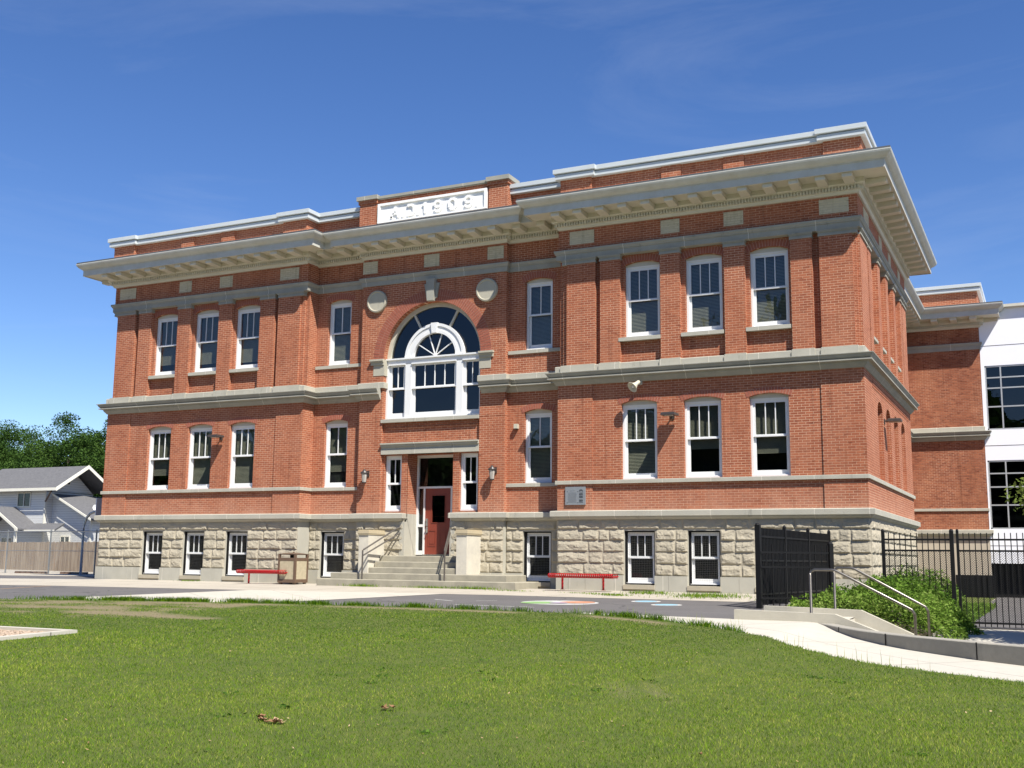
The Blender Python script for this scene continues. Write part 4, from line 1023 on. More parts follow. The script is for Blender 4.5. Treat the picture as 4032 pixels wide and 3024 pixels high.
def strip(name, A, B, mat, off, n=60, zf=G):
    # A and B polylines with equal count
    q = MB()
    def samp(P, t):
        s = t*(len(P)-1); i = min(int(s), len(P)-2); f = s-i; return (P[i][0]+(P[i+1][0]-P[i][0])*f, P[i][1]+(P[i+1][1]-P[i][1])*f)
    m = 4
    for k in range(n+1):
        a = samp(A, k/n); b = samp(B, k/n)
        for j in range(m+1):
            x = a[0]+(b[0]-a[0])*j/m; y = a[1]+(b[1]-a[1])*j/m; q.v.append((x, y, zf(x, y)+off))
    q.f = [(k*(m+1)+j, k*(m+1)+j+1, (k+1)*(m+1)+j+1, (k+1)*(m+1)+j) for k in range(n) for j in range(m)]
    return tag(q.build(name, mat), kind='structure')
# asphalt yard: sloping front part and flat part beyond the school
q = MB(); q.add([(x, y, -.1+.024*min(y, 0)) for x, y in [(-60, -23), (-60, 0), (13.75, 0), (13.75, -14)]], [(0, 3, 2, 1)])
q.add([(x, y, -.1) for x, y in [(-60, 0), (-60, 40), (-XR-.05, 40), (-XR-.05, 0)]], [(0, 3, 2, 1)])
tag(q.build('playground_asphalt', M['asphalt']), kind='structure')
def sheet(name, pts, mat, off):
    q = MB(); q.add([(x, y, -.1+.024*min(y, 0)+off) for x, y in pts], [tuple(range(len(pts)))]); return tag(q.build(name, mat), kind='structure')
sheet('sidewalk', [(-60, -7.4), (-12.46, -5.3), (-10.65, -4.9), (-3.41, -4.4), (4.49, -3.62), (11.45, -3.78), (13.7, -3.9), (13.7, 0), (3, 0), (-12.8, 0), (-13.4, -.55), (-17, -1.4), (-60, -7)], M['conc'], .004)
sheet('concrete_walk', [(-2.79, -9.98), (-4.1, -4.35), (3.9, -3.55), (3.1, -3.8), (2.94, -8.45), (3.2, -12), (-2, -13)], M['conc_new'], .008)
# wedge corrected outline
bpy.data.objects.remove(bpy.data.objects['concrete_walk'])
sheet('concrete_walk', [(-3.1, -4.38), (-5.3, -11.6), (-.6, -10.9), (1.0, -10.0), (3.05, -3.76)], M['conc_new'], .008)
sheet('far_sidewalk', [(-60, 2.2), (-21, 1.3), (-14.2, 3.5), (-14.2, 6), (-13.9, 11.0), (-60, 18)], M['conc'], .004)
# curved concrete path
strip('path', [(9.3, -9.02), (12.53, -9.38), (13.6, -9.42), (14.05, -9.36), (14.3, -9.75), (14.64, -10.44), (15.07, -11.2), (15.57, -11.84), (16.01, -12.3), (17.12, -13.25), (17.66, -13.62), (19.5, -14.5), (24, -16.0), (40, -19)],
      [(9.4, -9.55), (11.29, -10.5), (12.44, -11.4), (12.9, -11.9), (13.4, -12.4), (14.0, -13.1), (14.4, -13.5), (15.1, -14.2), (15.58, -14.6), (16.7, -15.2), (17.7, -15.7), (20, -16.5), (24.5, -17.6), (41, -21)], M['conc_new'], .012, 90)
# lower court behind the curb and stair landing
q = MB()
cx_ = lin(15.8, 40, 40); cy2 = lin(-20, 26, 60)
for y in cy2:
    for x in cx_:
        # clip front boundary to curb
        yc_ = -9.3
        for (a, b), (c, d) in zip(CURB[:-1], CURB[1:]):
            if a <= x <= c: yc_ = b+(d-b)*(x-a)/(c-a)
        y2 = max(y, yc_+.1)
        q.v.append((x, y2, court(x, y2)))
nn_ = len(cx_)
q.f = [(j*nn_+i, j*nn_+i+1, (j+1)*nn_+i+1, (j+1)*nn_+i) for j in range(len(cy2)-1) for i in range(nn_-1)]
tag(q.build('lower_court', M['conc_new']), kind='structure')
sheet('stair_landing', [(13.2, -9.3), (14.5, -9.3), (14.5, -7.7), (13.2, -7.7)], M['conc_new'], .006)

# lawn surface
random.seed(5)
def bare_amt(x, y):
    e = edge_y(x)-y
    if e < -.05: return 0
    n = noise.noise(Vector((x*.55, y*1.5, 2.))) + .45*noise.noise(Vector((x*2.1, y*4.2, 5.)))
    b = 0
    if x < 2.0: b = max(b, smooth01((n+.38-e*.11)*2.6)*smooth01(e/.5)*(1 if e < 5.5 else 0)*.75)
    # worn strip just inside the far edge
    if 1.0 < x < 12: b = max(b, smooth01(1-abs(e-.62)/.38)*smooth01((noise.noise(Vector((x*.5, 3, 1)))+.35)*3)*.95)
    for cx, cy, rx, ry in ((1.2, -13.6, 1.7, .42), (2.9, -13.9, .9, .3), (-1.0, -12.6, 1.2, .3), (12.9, -21.9, .25, .12), (13.3, -20.6, .22, .12), (14.2, -19.5, .25, .08), (15.2, -19, .3, .1)):
        d2 = ((x-cx)/rx)**2+((y-cy)/ry)**2
        if d2 < 2.2: b = max(b, smooth01((1.7-d2+n*1.2))*(.8 if x < 5 else .3))
    return min(b, 1)
q = MB(); lx = lin(-40, 40, 200); ly = 64
bare_l = []
for x in lx:
    ey = edge_y(x)
    for j in range(ly+1):
        t = (j/ly)**1.35
        y = ey-.02-t*(45+ey)
        w_ = .01 if j else -.02
        q.v.append((x, y, G(x, y)+.018*(1 if j else 0)+w_)); bare_l.append(bare_amt(x, y))
q.f = [(i*(ly+1)+j, i*(ly+1)+j+1, (i+1)*(ly+1)+j+1, (i+1)*(ly+1)+j) for i in range(len(lx)-1) for j in range(ly)]
lawn = q.build('lawn', M['lawn'], smooth=True)
at = lawn.data.attributes.new('bare', 'FLOAT', 'POINT'); at.data.foreach_set('value', bare_l)
tag(lawn, kind='structure')

# gravel play area with concrete curb (left)
PGX, PGY = 3.85, -17.25
q = MB()
for x0, x1, y0, y1 in ((-30, PGX, PGY-.16, PGY), (PGX-.16, PGX, -30, PGY-.16)):
    for k in range(16):
        pass
Ls = lin(PGX, -30, 16)
for a, b in zip(Ls[:-1], Ls[1:]):
    q.add([(a, PGY, G(0, PGY)+.08), (b+.006, PGY, G(0, PGY)+.08), (b+.006, PGY-.16, G(0, PGY)+.08), (a, PGY-.16, G(0, PGY)+.08), (a, PGY, -1), (b+.006, PGY, -1), (b+.006, PGY-.16, -1), (a, PGY-.16, -1)], [(0, 1, 2, 3), (0, 1, 5, 4), (3, 2, 6, 7), (0, 3, 7, 4), (1, 2, 6, 5)])
Ls = lin(PGY-.163, -32, 9)
for a, b in zip(Ls[:-1], Ls[1:]):
    za, zb = G(0, a)+.08, G(0, b)+.08
    q.add([(PGX, a, za), (PGX, b+.006, zb), (PGX-.16, b+.006, zb), (PGX-.16, a, za), (PGX, a, -1), (PGX, b+.006, -1), (PGX-.16, b+.006, -1), (PGX-.16, a, -1)], [(0, 1, 2, 3), (0, 1, 5, 4), (3, 2, 6, 7), (0, 3, 7, 4), (1, 2, 6, 5)])
tag(q.build('play_area_curb', M['conc_new']), 'low concrete curb around the gravel play area at the left edge of the lawn', 'curb')
q = MB(); q.add([(x, y, G(x, y)+.035) for x, y in [(PGX-.1, PGY-.1), (-30, PGY-.1), (-30, -32), (PGX-.1, -32)]], [(0, 1, 2, 3)])
M['gravel'] = plain('pinkish_wood_chips', (.46, .36, .27), 1, .2, 8, bmp=1, bscale=60, col2=(.33, .24, .17))
tag(q.build('gravel', M['gravel']), kind='structure')
# loose chips
rng = np.random.default_rng(2)
n = 9000; X = rng.uniform(-4, PGX-.17, n); Y = rng.uniform(-21, PGY-.17, n)
q = MB()
for x, y in zip(X, Y):
    a = rng.uniform(0, 6.28); l = rng.uniform(.012, .03); w_ = l*.6; h = rng.uniform(.005, .02); z = G(x, y)+.036
    c_, s_ = math.cos(a), math.sin(a)
    q.add([(x+c_*l, y+s_*l, z), (x-s_*w_, y+c_*w_, z+h), (x-c_*l, y-s_*l, z+h*.3), (x+s_*w_, y-c_*w_, z), (x, y, z+h*1.4)], [(0, 1, 4), (1, 2, 4), (2, 3, 4), (3, 0, 4)])
tag(q.build('wood_chips', M['gravel']), kind='stuff')

# ------------------------------------------------------------------ numpy mesh builder for blades and leaves
def np_mesh(name, V, faces_len, faces_idx, rnd, mat):
    me = bpy.data.meshes.new(name)
    me.vertices.add(len(V)); me.vertices.foreach_set('co', np.ascontiguousarray(V, np.float32).ravel())
    me.loops.add(len(faces_idx)); me.loops.foreach_set('vertex_index', faces_idx.astype(np.int32))
    me.polygons.add(len(faces_len)); st_ = np.concatenate([[0], np.cumsum(faces_len)[:-1]])
    me.polygons.foreach_set('loop_start', st_.astype(np.int32))
    me.update(calc_edges=True)
    a = me.attributes.new('rnd', 'FLOAT', 'POINT'); a.data.foreach_set('value', rnd.astype(np.float32))
    me.materials.append(mat)
    return me
def vnoise(x, y, s, seed=0):
    # cheap smooth value noise with numpy
    g = np.random.default_rng(seed).random((64, 64)); X = x*s; Y = y*s
    xi = np.floor(X).astype(int); yi = np.floor(Y).astype(int); fx = X-xi; fy = Y-yi; fx = fx*fx*(3-2*fx); fy = fy*fy*(3-2*fy)
    a = g[yi % 64, xi % 64]; b = g[yi % 64, (xi+1) % 64]; c = g[(yi+1) % 64, xi % 64]; d = g[(yi+1) % 64, (xi+1) % 64]
    return (a*(1-fx)+b*fx)*(1-fy)+(c*(1-fx)+d*fx)*fy
def G_np(x, y):
    yy = np.clip(y, -42, 0); z = -.1+.024*yy
    t = np.clip((-y-17)/7., 0, 1); t = t*t*(3-2*t)
    f = -.19*(1-np.exp(-np.clip(x-14.0, 0, 99)/1.1))*(1-t)
    return z+np.where((x > 14) & (y < -9), f, 0)
EX = np.array([p[0] for p in LAWN_EDGE]); EY = np.array([p[1] for p in LAWN_EDGE])
def blades(px, py, h, wd, rnd, name, lean=.45, seed=1):
    r = np.random.default_rng(seed); n = len(px)
    z = G_np(px, py)+.012
    a = r.uniform(0, 2*np.pi, n); la = r.uniform(0, 2*np.pi, n); ln = r.uniform(.1, 1, n)*lean*h
    dx, dy = np.cos(a)*wd/2, np.sin(a)*wd/2; lx_, ly_ = np.cos(la)*ln, np.sin(la)*ln
    V = np.empty((n, 5, 3), np.float32)
    V[:, 0] = np.stack([px-dx, py-dy, z], 1); V[:, 1] = np.stack([px+dx, py+dy, z], 1)
    V[:, 2] = np.stack([px+dx*.8+lx_*.35, py+dy*.8+ly_*.35, z+h*.55], 1); V[:, 3] = np.stack([px-dx*.8+lx_*.35, py-dy*.8+ly_*.35, z+h*.55], 1)
    V[:, 4] = np.stack([px+lx_, py+ly_, z+h], 1)
    base_ = (np.arange(n)*5)[:, None]
    idx = np.concatenate([base_+np.array([[0, 1, 2, 3]]), base_+np.array([[3, 2, 4]])], 1).ravel()
    fl = np.tile(np.array([4, 3]), n)
    return np_mesh(name, V.reshape(-1, 3), fl, idx, np.repeat(rnd, 5), M['grass'])
r = np.random.default_rng(7)
camx, camy = CAM.x, CAM.y
fx_, fy_ = -syw, cyw; rx_, ry_ = cyw, syw
PX = []; PY = []; PD = []
for d0, d1, dens in ((6.5, 9, 4200), (9, 11.5, 3300), (11.5, 14, 2400), (14, 18, 1400), (18, 23, 1000), (23, 30, 500)):
    half = lambda d: .5*d+1.6
    A_ = (half(d0)+half(d1))*(d1-d0)
    n = int(A_*dens)
    dd = r.uniform(d0, d1, n); uu = r.uniform(-1, 1, n)*(.5*dd+1.6)
    PX.append(camx+fx_*dd+rx_*uu); PY.append(camy+fy_*dd+ry_*uu); PD.append(dd)
px = np.concatenate(PX); py = np.concatenate(PY); pdist = np.concatenate(PD)
e = np.interp(px, EX, EY)-py
ok = (e > 0.02) & ~((px < PGX+.03) & (py < PGY+.03))
px, py, pdist, e = px[ok], py[ok], pdist[ok], e[ok]
# bare patches thin the grass
nb = (vnoise(px, py*2.6, .8, 3)-.5)*1.3+(vnoise(px, py*2, 2.6, 4)-.5)*.6
bl = np.zeros(len(px))
def sm(v): v = np.clip(v, 0, 1); return v*v*(3-2*v)
# evaluate the same bare field on a coarse lattice
gx = np.arange(-12, 24, .2); gy = np.arange(-26, -8.6, .1)
BG = np.array([[bare_amt(x, y) for x in gx] for y in gy])
ix = np.clip(((px-gx[0])/.2).astype(int), 0, len(gx)-1); iy = np.clip(((py-gy[0])/.1).astype(int), 0, len(gy)-1)
bl = BG[iy, ix]
keep = r.random(len(px)) > bl*.93
px, py, pdist, e, bl = px[keep], py[keep], pdist[keep], e[keep], bl[keep]
patch = vnoise(px, py, .45, 11)*.5+vnoise(px, py, 1.4, 12)*.3+vnoise(px, py, 4.5, 13)*.2
rn = np.clip(.28+.5*(patch-.5)+r.normal(0, .21, len(px))+.22*np.clip(1-np.abs(pdist-12)/7, 0, 1)-.12*sm(1-e/2.2), 0, 1)
dry = (r.random(len(px)) < .03+.10*sm((vnoise(px, py, 1.9, 21)-.62)*6)); rn = np.where(dry, r.uniform(.75, 1, len(px)), rn)
hgt = r.uniform(.02, .046, len(px))*(.75+.5*patch)*(1-.4*bl)
tall = (e < .3) & (px < 13.2) & (vnoise(px, py, 1.1, 31) > .5); hgt = np.where(tall & (r.random(len(px)) < .55), hgt*r.uniform(1.4, 3.4, len(px)), hgt)
wdt = .0042+.0005*np.clip(pdist-9, 0, 20)
me = blades(px, py, hgt, wdt, rn, 'lawn_grass', .95)
gob = bpy.data.objects.new('lawn_grass', me); COL.objects.link(gob); tag(gob, kind='stuff')
print('grass blades', len(px))
r = np.random.default_rng(71); sel = r.choice(len(px), 260, replace=False)
P = np.stack([px[sel], py[sel], G_np(px[sel], py[sel])+.045], 1)
PALE = (P, r.uniform(.008, .02, 260), r.uniform(.5, 1, 260))
cx_w = r.uniform(2, 22, 60); cy_w = r.uniform(-25, -11, 60); wl = []
for a, b in zip(cx_w, cy_w):
    if np.interp(a, EX, EY)-b < .3 or (a < PGX and b < PGY): continue
    k = int(r.integers(14, 40)); wl.append(np.stack([a+r.normal(0, .07, k), b+r.normal(0, .07, k), G_np(np.full(k, a), np.full(k, b))+r.uniform(.02, .055, k)], 1))
WEEDS = np.concatenate(wl)
# seed stalks and weeds along the lawn edge, tufts in pavement cracks
sx_, sy_, sh_ = [], [], []
r = np.random.default_rng(9)
for cx, wdx, n in ((-2.4, .5, 16), (1.2, .4, 14), (2.6, .5, 12), (3.9, .25, 8), (6.0, .3, 10), (9.3, .3, 10), (10.9, .4, 12), (12.3, .25, 12), (13.3, .3, 9), (14.6, .3, 8), (15.4, .25, 6), (15.9, .2, 6), (16.4, .2, 5), (-6, 1, 12), (0, 1, 14)):
    x = cx+r.uniform(-wdx, wdx, n); sx_.append(x); sy_.append(np.interp(x, EX, EY)-r.uniform(.0, .12, n)); sh_.append(r.uniform(.12, .27, n))
sx_, sy_, sh_ = map(np.concatenate, (sx_, sy_, sh_))
me = blades(sx_, sy_, sh_, .006+0*sx_, r.uniform(.45, .9, len(sx_)), 'seed_stalks', .18, 3); ob = bpy.data.objects.new('seed_stalks', me); COL.objects.link(ob); tag(ob, kind='stuff')
r = np.random.default_rng(19); tx, ty = [], []
for cx in list(r.uniform(-9, 6.5, 60))+list(r.uniform(6.5, 13.5, 22))+list(r.uniform(-4, 3, 30)):
    k = int(r.integers(40, 130)); x = cx+r.normal(0, r.uniform(.06, .25), k); tx.append(x); ty.append(np.interp(x, EX, EY)-np.abs(r.normal(0, .07, k))+.02)
tx, ty = np.concatenate(tx), np.concatenate(ty)
me = blades(tx, ty, r.uniform(.05, .145, len(tx)), .011+0*tx, np.clip(r.normal(.2, .15, len(tx)), 0, 1), 'edge_grass', .8, 23); ob = bpy.data.objects.new('edge_grass', me); COL.objects.link(ob); tag(ob, kind='stuff')
def tufts(cx, cy, sxx, syy, n, h0, h1, name, seed, zoff=0):
    r = np.random.default_rng(seed); x = cx+r.normal(0, sxx, n); y = cy+r.normal(0, syy, n)
    me = blades(x, y, r.uniform(h0, h1, n), .012+0*x, r.uniform(.05, .7, n), name, .8, seed); ob = bpy.data.objects.new(name, me); COL.objects.link(ob); ob.location.z = zoff; tag(ob, kind='stuff'); return ob
for i, (cx, cy, a, b, n, h0, h1) in enumerate([(9.9, -2.1, .5, .5, 900, .03, .12), (8.0, -1.3, .35, .25, 420, .03, .1), (7.6, -2.6, .22, .12, 260, .02, .07), (7.1, -2.3, .3, .1, 160, .02, .06), (6.3, -1.9, .3, .06, 120, .02, .05), (4.1, -1.7, .35, .08, 160, .02, .05),
                                               (-1.4, -1.15, .3, .05, 260, .03, .11), (1.1, -1.15, .5, .05, 260, .03, .09), (2.6, -1.15, .4, .05, 320, .03, .12), (-9.0, -.4, .25, .12, 120, .02, .06), (12.2, -2.6, .6, .35, 260, .02, .08)]):
    tufts(cx, cy, a, b, n, h0, h1, 'weed_tuft', 40+i)

# ------------------------------------------------------------------ pavement paint
def disc(name, parts, label, cat):
    t = empty(name, (parts[0][0], parts[0][1], G(parts[0][0], parts[0][1])))
    for i, (cx, cy, rx, ry, col, pn) in enumerate(parts):
        q = MB(); m = 36
        pts = [(cx+math.cos(2*PI_*k/m)*rx, cy+math.sin(2*PI_*k/m)*ry) for k in range(m)]
        q.add([(x-parts[0][0], y-parts[0][1], G(x, y)+.004*(i+1)-G(parts[0][0], parts[0][1])) for x, y in pts], [tuple(range(m))]); q.build(pn, col, t)
    return tag(t, label, cat)
M['pw'] = plain('white_road_paint', (.55, .54, .51), .8, .2, 6); M['pb'] = plain('sky_blue_paint', (.24, .44, .54), .7, .08, 4); M['pg'] = plain('green_paint', (.22, .38, .14), .7, .15, 4)
M['po'] = plain('orange_paint', (.52, .24, .14), .7, .15, 4); M['pp'] = plain('lilac_paint', (.36, .28, .38), .7, .15, 4); M['py'] = plain('faded_orange_line', (.42, .27, .14), .8, .15, 4)
disc('painted_circle', [(7.42, -5.95, .95, .8, M['pw'], 'rim'), (7.0, -6.2, .45, .42, M['pg'], 'green_patch'), (7.8, -5.75, .42, .42, M['po'], 'orange_patch'), (7.5, -6.2, .22, .2, M['pp'], 'lilac_patch')], 'large white rimmed circle painted green and orange on the asphalt', 'pavement marking')
disc('painted_dot', [(9.12, -4.62, .36, .36, M['pw'], 'rim'), (9.12, -4.62, .27, .27, M['pb'], 'blue_centre')], 'blue painted dot nearer the school wall on the asphalt', 'pavement marking')
disc('painted_dot', [(9.98, -5.68, .36, .36, M['pw'], 'rim'), (9.98, -5.68, .27, .27, M['pb'], 'blue_centre')], 'blue painted dot nearer the lawn on the asphalt', 'pavement marking')
def pline(a, b, wd, mat, label, name='painted_line'):
    d = Vector((b[0]-a[0], b[1]-a[1], 0)).normalized(); n = Vector((-d.y, d.x, 0))*wd/2
    P = [(a[0]+n.x, a[1]+n.y), (b[0]+n.x, b[1]+n.y), (b[0]-n.x, b[1]-n.y), (a[0]-n.x, a[1]-n.y)]
    q = MB(); q.add([(x, y, G(x, y)+.005) for x, y in P], [(0, 1, 2, 3)]); return tag(q.build(name, mat), label, 'pavement marking')
pline((4.06, -6.06), (4.82, -6.5), .07, M['pw'], 'short slanting white line on asphalt in front of the steps')
pline((5.3, -6.2), (5.7, -5.85), .05, M['pw'], 'faint short white line on asphalt right of the slanting line')
pline((5.53, -7.69), (7.1, -7.76), .08, M['pw'], 'long white line on asphalt close to the lawn edge')
pline((7.2, -7.72), (7.6, -7.8), .06, M['pw'], 'broken end dash right of the long white line')
pline((-10.2, -7.12), (-10.55, -4.95), .1, M['py'], 'faded orange line on the asphalt at the far left')

# ------------------------------------------------------------------ benches
def bench(loc, label):
    t = empty('bench', loc); tag(t, label, 'bench', 'red strap benches against the school wall')
    L = 1.0
    q = MB()
    for k in range(30):
        x = -L+.035+k*(2*L-.07)/29; w_ = .018
        prof = [(-.185, -.105), (-.22, -.08), (-.235, -.045), (-.22, -.01), (-.18, .01), (.18, .01), (.22, -.01), (.235, -.045), (.22, -.08), (.185, -.105)]
        for (y0, z0), (y1, z1) in zip(prof[:-1], prof[1:]):
            q.add([(x-w_, y0, z0), (x+w_, y0, z0), (x+w_, y1, z1), (x-w_, y1, z1), (x-w_, y0, z0-.007), (x+w_, y0, z0-.007), (x+w_, y1, z1-.007), (x-w_, y1, z1-.007)], [(0, 1, 2, 3), (4, 5, 6, 7), (0, 1, 5, 4), (2, 3, 7, 6), (0, 3, 7, 4), (1, 2, 6, 5)])
    for v in range(len(q.v)): q.v[v] = (q.v[v][0], q.v[v][1], q.v[v][2]+.45)
    q.build('seat', M['red'], t)
    q = MB()
    for y in (-.17, .17): q.tube([(-L, y, .36), (L, y, .36)], .026, 8)
    for x in (-L, L): q.tube([(x, -.2, .385), (x, .2, .385)], .02, 8)
    q.build('seat_rail', M['red'], t)
    for x in (-.63, .63):
        q = MB(); q.tube([(x, 0, 0), (x, 0, .38)], .032, 12); q.tube([(x, -.19, .38), (x, .19, .38)], .022, 8); q.lathe([(.07, 0), (.07, .012), (.03, .014)], (x, 0, 0), 14); q.build('leg', M['red'], t)
    return t
bench((5.9, -.8, -.075), 'red strap bench right of the entrance steps below the plaque')
bench((-5.4, -.85, -.12), 'red strap bench left of the entrance beside the litter bin')

# ------------------------------------------------------------------ litter bin
t = empty('litter_bin', (-4.42, -.62, -.12)); tag(t, 'square brown litter bin with pebbled stone panels beside the left bench', 'litter bin')
a = .315
q = MB()
for x in (-a, a):
    for y in (-a, a): q.box(x-.035, x+.035, y-.035, y+.035, .06, .98)
for z0, z1 in ((.06, .17), (.77, .86), (.955, .985)):
    for s in (-1, 1): q.box(-a, a, s*a-.03, s*a+.03, z0, z1); q.box(s*a-.03, s*a+.03, -a, a, z0, z1)
q.build('bin_frame', M['bin_frame'], t)
q = MB(); q.add([(-a-.04, -a-.04, .985), (a+.04, -a-.04, .985), (a+.04, a+.04, .985), (-a-.04, a+.04, .985), (-.1, -.1, 1.03), (.1, -.1, 1.03), (.1, .1, 1.03), (-.1, .1, 1.03)], [(0, 3, 2, 1), (4, 5, 6, 7), (0, 1, 5, 4), (1, 2, 6, 5), (2, 3, 7, 6), (3, 0, 4, 7)]); q.tube([(0, 0, 1.02), (0, 0, 1.06)], .03, 8); q.build('lid', M['bin_frame'], t)
for rz in range(4):
    q = MB(); q.box(-a+.035, a-.035, -a-.02, -a+.01, .17, .77); pn = q.build('stone_panel', M['pebble'], t); pn.rotation_euler = (0, 0, rz*PI_/2)
q = MB(); q.box(-.08, .05, -.05, .05, .8, .955); q.build('liner', M['black'], t)
for x in (-a+.04, a-.04):
    for y in (-a+.04, a-.04): q = MB(); q.box(x-.04, x+.04, y-.04, y+.04, 0, .06); q.build('foot', M['bin_frame'], t)

# ------------------------------------------------------------------ stair down to the lower court, cheek walls, curb, rails
q = MB(); yn = -9.45
q.prism(lambda u, d, z: (u, yn+d, z), [(12.55, -.9), (12.55, -.13), (14.42, -.165), (16.1, -.80), (16.1, -1.3)], 0, .17)
tag(q.build('stair_wall', M['conc_cheek']), 'low concrete cheek wall nearest the path on the lower court stair', 'wall')
q = MB()
q.prism(lambda u, d, z: (u, -7.75+d, z), [(12.72, -.9), (12.72, -.11), (14.62, -.145), (16.2, -.85), (16.2, -1.3)], 0, .17)
tag(q.build('stair_wall', M['conc_cheek']), 'low concrete cheek wall beside the weeds on the lower court stair', 'wall')
q = MB()
for x0, x1, z in ((13.2, 14.5, -.31), (14.5, 14.82, -.475), (14.82, 15.14, -.64), (15.14, 16.1, -.79)): q.box(x0, x1, yn+.17, -7.75, -1.4, z)
tag(q.build('court_stairs', M['conc_new']), 'short concrete stair dropping to the lower court between two cheek walls', 'stairs')
# curved curb wall
def off_poly(P, w_):
    out = []
    for i in range(len(P)):
        a = Vector((*P[max(i-1, 0)], 0)); b = Vector((*P[min(i+1, len(P)-1)], 0)); d = (b-a).normalized(); out.append((P[i][0]-d.y*w_, P[i][1]+d.x*w_))
    return out
dense = []
for (a, b), (c, d) in zip(CURB[:-1], CURB[1:]):
    L = math.hypot(c-a, d-b); k = max(int(L/.35), 1)
    for i in range(k): dense.append((a+(c-a)*i/k, b+(d-b)*i/k))
inner = off_poly(dense, .24)
q = MB()
for i in range(len(dense)-1):
    (x0, y0), (x1, y1) = dense[i], dense[i+1]; (u0, v0), (u1, v1) = inner[i], inner[i+1]
    zt = -.335; bz = -1.2; bv = .012
    n_ = Vector((u0-x0, v0-y0, 0)).normalized()*bv
    q.quad((x0, y0, bz), (x1, y1, bz), (x1, y1, zt-bv), (x0, y0, zt-bv)); q.quad((x0, y0, zt-bv), (x1, y1, zt-bv), (x1+n_.x, y1+n_.y, zt), (x0+n_.x, y0+n_.y, zt))
    q.quad((x0+n_.x, y0+n_.y, zt), (x1+n_.x, y1+n_.y, zt), (u1, v1, zt), (u0, v0, zt)); q.quad((u0, v0, bz), (u1, v1, bz), (u1, v1, zt), (u0, v0, zt))
rw = q.build('retaining_wall', M['conc_curb']); tag(rw, 'low curved concrete retaining wall rising beside the pale path', 'retaining wall')
q = MB()
for x, y in ((15.62, -11.90), (17.03, -13.17), (14.66, -10.47), (18.9, -14.22)): q.box(x-.009, x+.009, y-.012, y+.02, -1, -.335)
q.build('joint', M['black'], rw)
def court_rail(y, x0, x1, xe, zt, label, zp0, zp1):
    t = empty('court_handrail', (x0, y, zp0)); tag(t, label, 'handrail', 'steel handrails on the court stair')
    L = lambda x, z: (x-x0, 0, z-zp0)
    ze = -.08
    q = MB(); q.tube([L(x0, zt-.08), L(x0+.02, zt-.03), L(x0+.08, zt), L(x1-.04, zt), L(x1+.03, zt-.02), L(xe-.05, ze+.03), L(xe, ze-.05)], .026, 10); q.build('top_rail', M['rail'], t, smooth=True)
    q = MB(); q.tube([L(x0, zp0-.05), L(x0, zt-.08)], .026, 10); q.build('post', M['rail'], t, smooth=True)
    q = MB(); q.tube([L(xe, ze-.05), L(xe, -.9)], .026, 10); q.build('post', M['rail'], t, smooth=True)
court_rail(-9.36, 13.98, 14.43, 15.80, .635, 'steel handrail on the cheek wall nearest the path', -.14, 0)
court_rail(-7.67, 14.12, 14.50, 15.86, .665, 'steel handrail behind, against the weeds', -.12, 0)

# ------------------------------------------------------------------ planting bed and weeds
q = MB(); bx = lin(12.6, 16.6, 16); by = lin(-7.6, .1, 20)
for y in by:
    for x in bx: q.v.append((x, y, -.14-.55*smooth01((x-13.2)/3.0)+.024*y*.4))
q.f = [(j*17+i, j*17+i+1, (j+1)*17+i+1, (j+1)*17+i) for j in range(20) for i in range(16)]
tag(q.build('planting_bed', M['soil']), kind='structure')
def leaves_mesh(name, P, size, rnd, mat, seed=0, droop=.3):
    r = np.random.default_rng(seed); n = len(P)
    nrm = r.normal(0, 1, (n, 3)); nrm[:, 2] = np.abs(nrm[:, 2])+droop; nrm /= np.linalg.norm(nrm, axis=1)[:, None]
    t1 = np.cross(nrm, r.normal(0, 1, (n, 3))); t1 /= np.linalg.norm(t1, axis=1)[:, None]; t2 = np.cross(nrm, t1)
    s = size[:, None] if hasattr(size, '__len__') else size
    V = np.empty((n, 4, 3), np.float32)
    V[:, 0] = P-t1*s; V[:, 1] = P+t2*s*.45-nrm*s*.12; V[:, 2] = P+t1*s; V[:, 3] = P-t2*s*.45-nrm*s*.12
    idx = (np.arange(n)*4)[:, None]+np.array([[0, 1, 2, 3]])
    return np_mesh(name, V.reshape(-1, 3), np.full(n, 4), idx.ravel(), np.repeat(rnd, 4), mat)
r = np.random.default_rng(17)
n = 44000
wx = r.uniform(12.9, 16.9, n); wy = r.uniform(-7.6, -2.4, n)
def sm_(a): a = np.clip(a, 0, 1); return a*a*(3-2*a)
bedz = -.14-.55*sm_((wx-13.2)/3.0)+.024*wy*.4
topz = .02+.42*np.exp(-((wx-15.1)/.9)**2)+.12*(vnoise(wx, wy, 2.3, 50)-.5)*2+.26*(vnoise(wx, wy, 4.2, 51)-.5)*2
topz -= .32*sm_((-wy-5.8)/1.8)
topz -= .8*sm_((wx-15.75)/1.0)
topz -= .2*sm_((14.0-wx)/1.0)
topz += .12*sm_((wy+5)/2)
keep = (topz > bedz+.02) & ~((wx > 16.25) & (wy > -4.9+(17.4-wx)*.3))
wx, wy, bedz, topz = wx[keep], wy[keep], bedz[keep], topz[keep]
tt = r.random(len(wx))**.45
wz = bedz+(topz-bedz)*tt+r.normal(0, .025, len(wx))
bright = np.clip(.18+.5*vnoise(wx, wy, 1.2, 52)+r.normal(0, .16, len(wx))+.25*sm_((-wy-6)/2)+.0*tt, 0, 1)
me = leaves_mesh('weedy_ground_cover', np.stack([wx, wy, wz], 1), r.uniform(.02, .052, len(wx)), bright, M['leaf_weed'], 3, .6)
ob = bpy.data.objects.new('weedy_ground_cover', me); COL.objects.link(ob); tag(ob, kind='stuff')

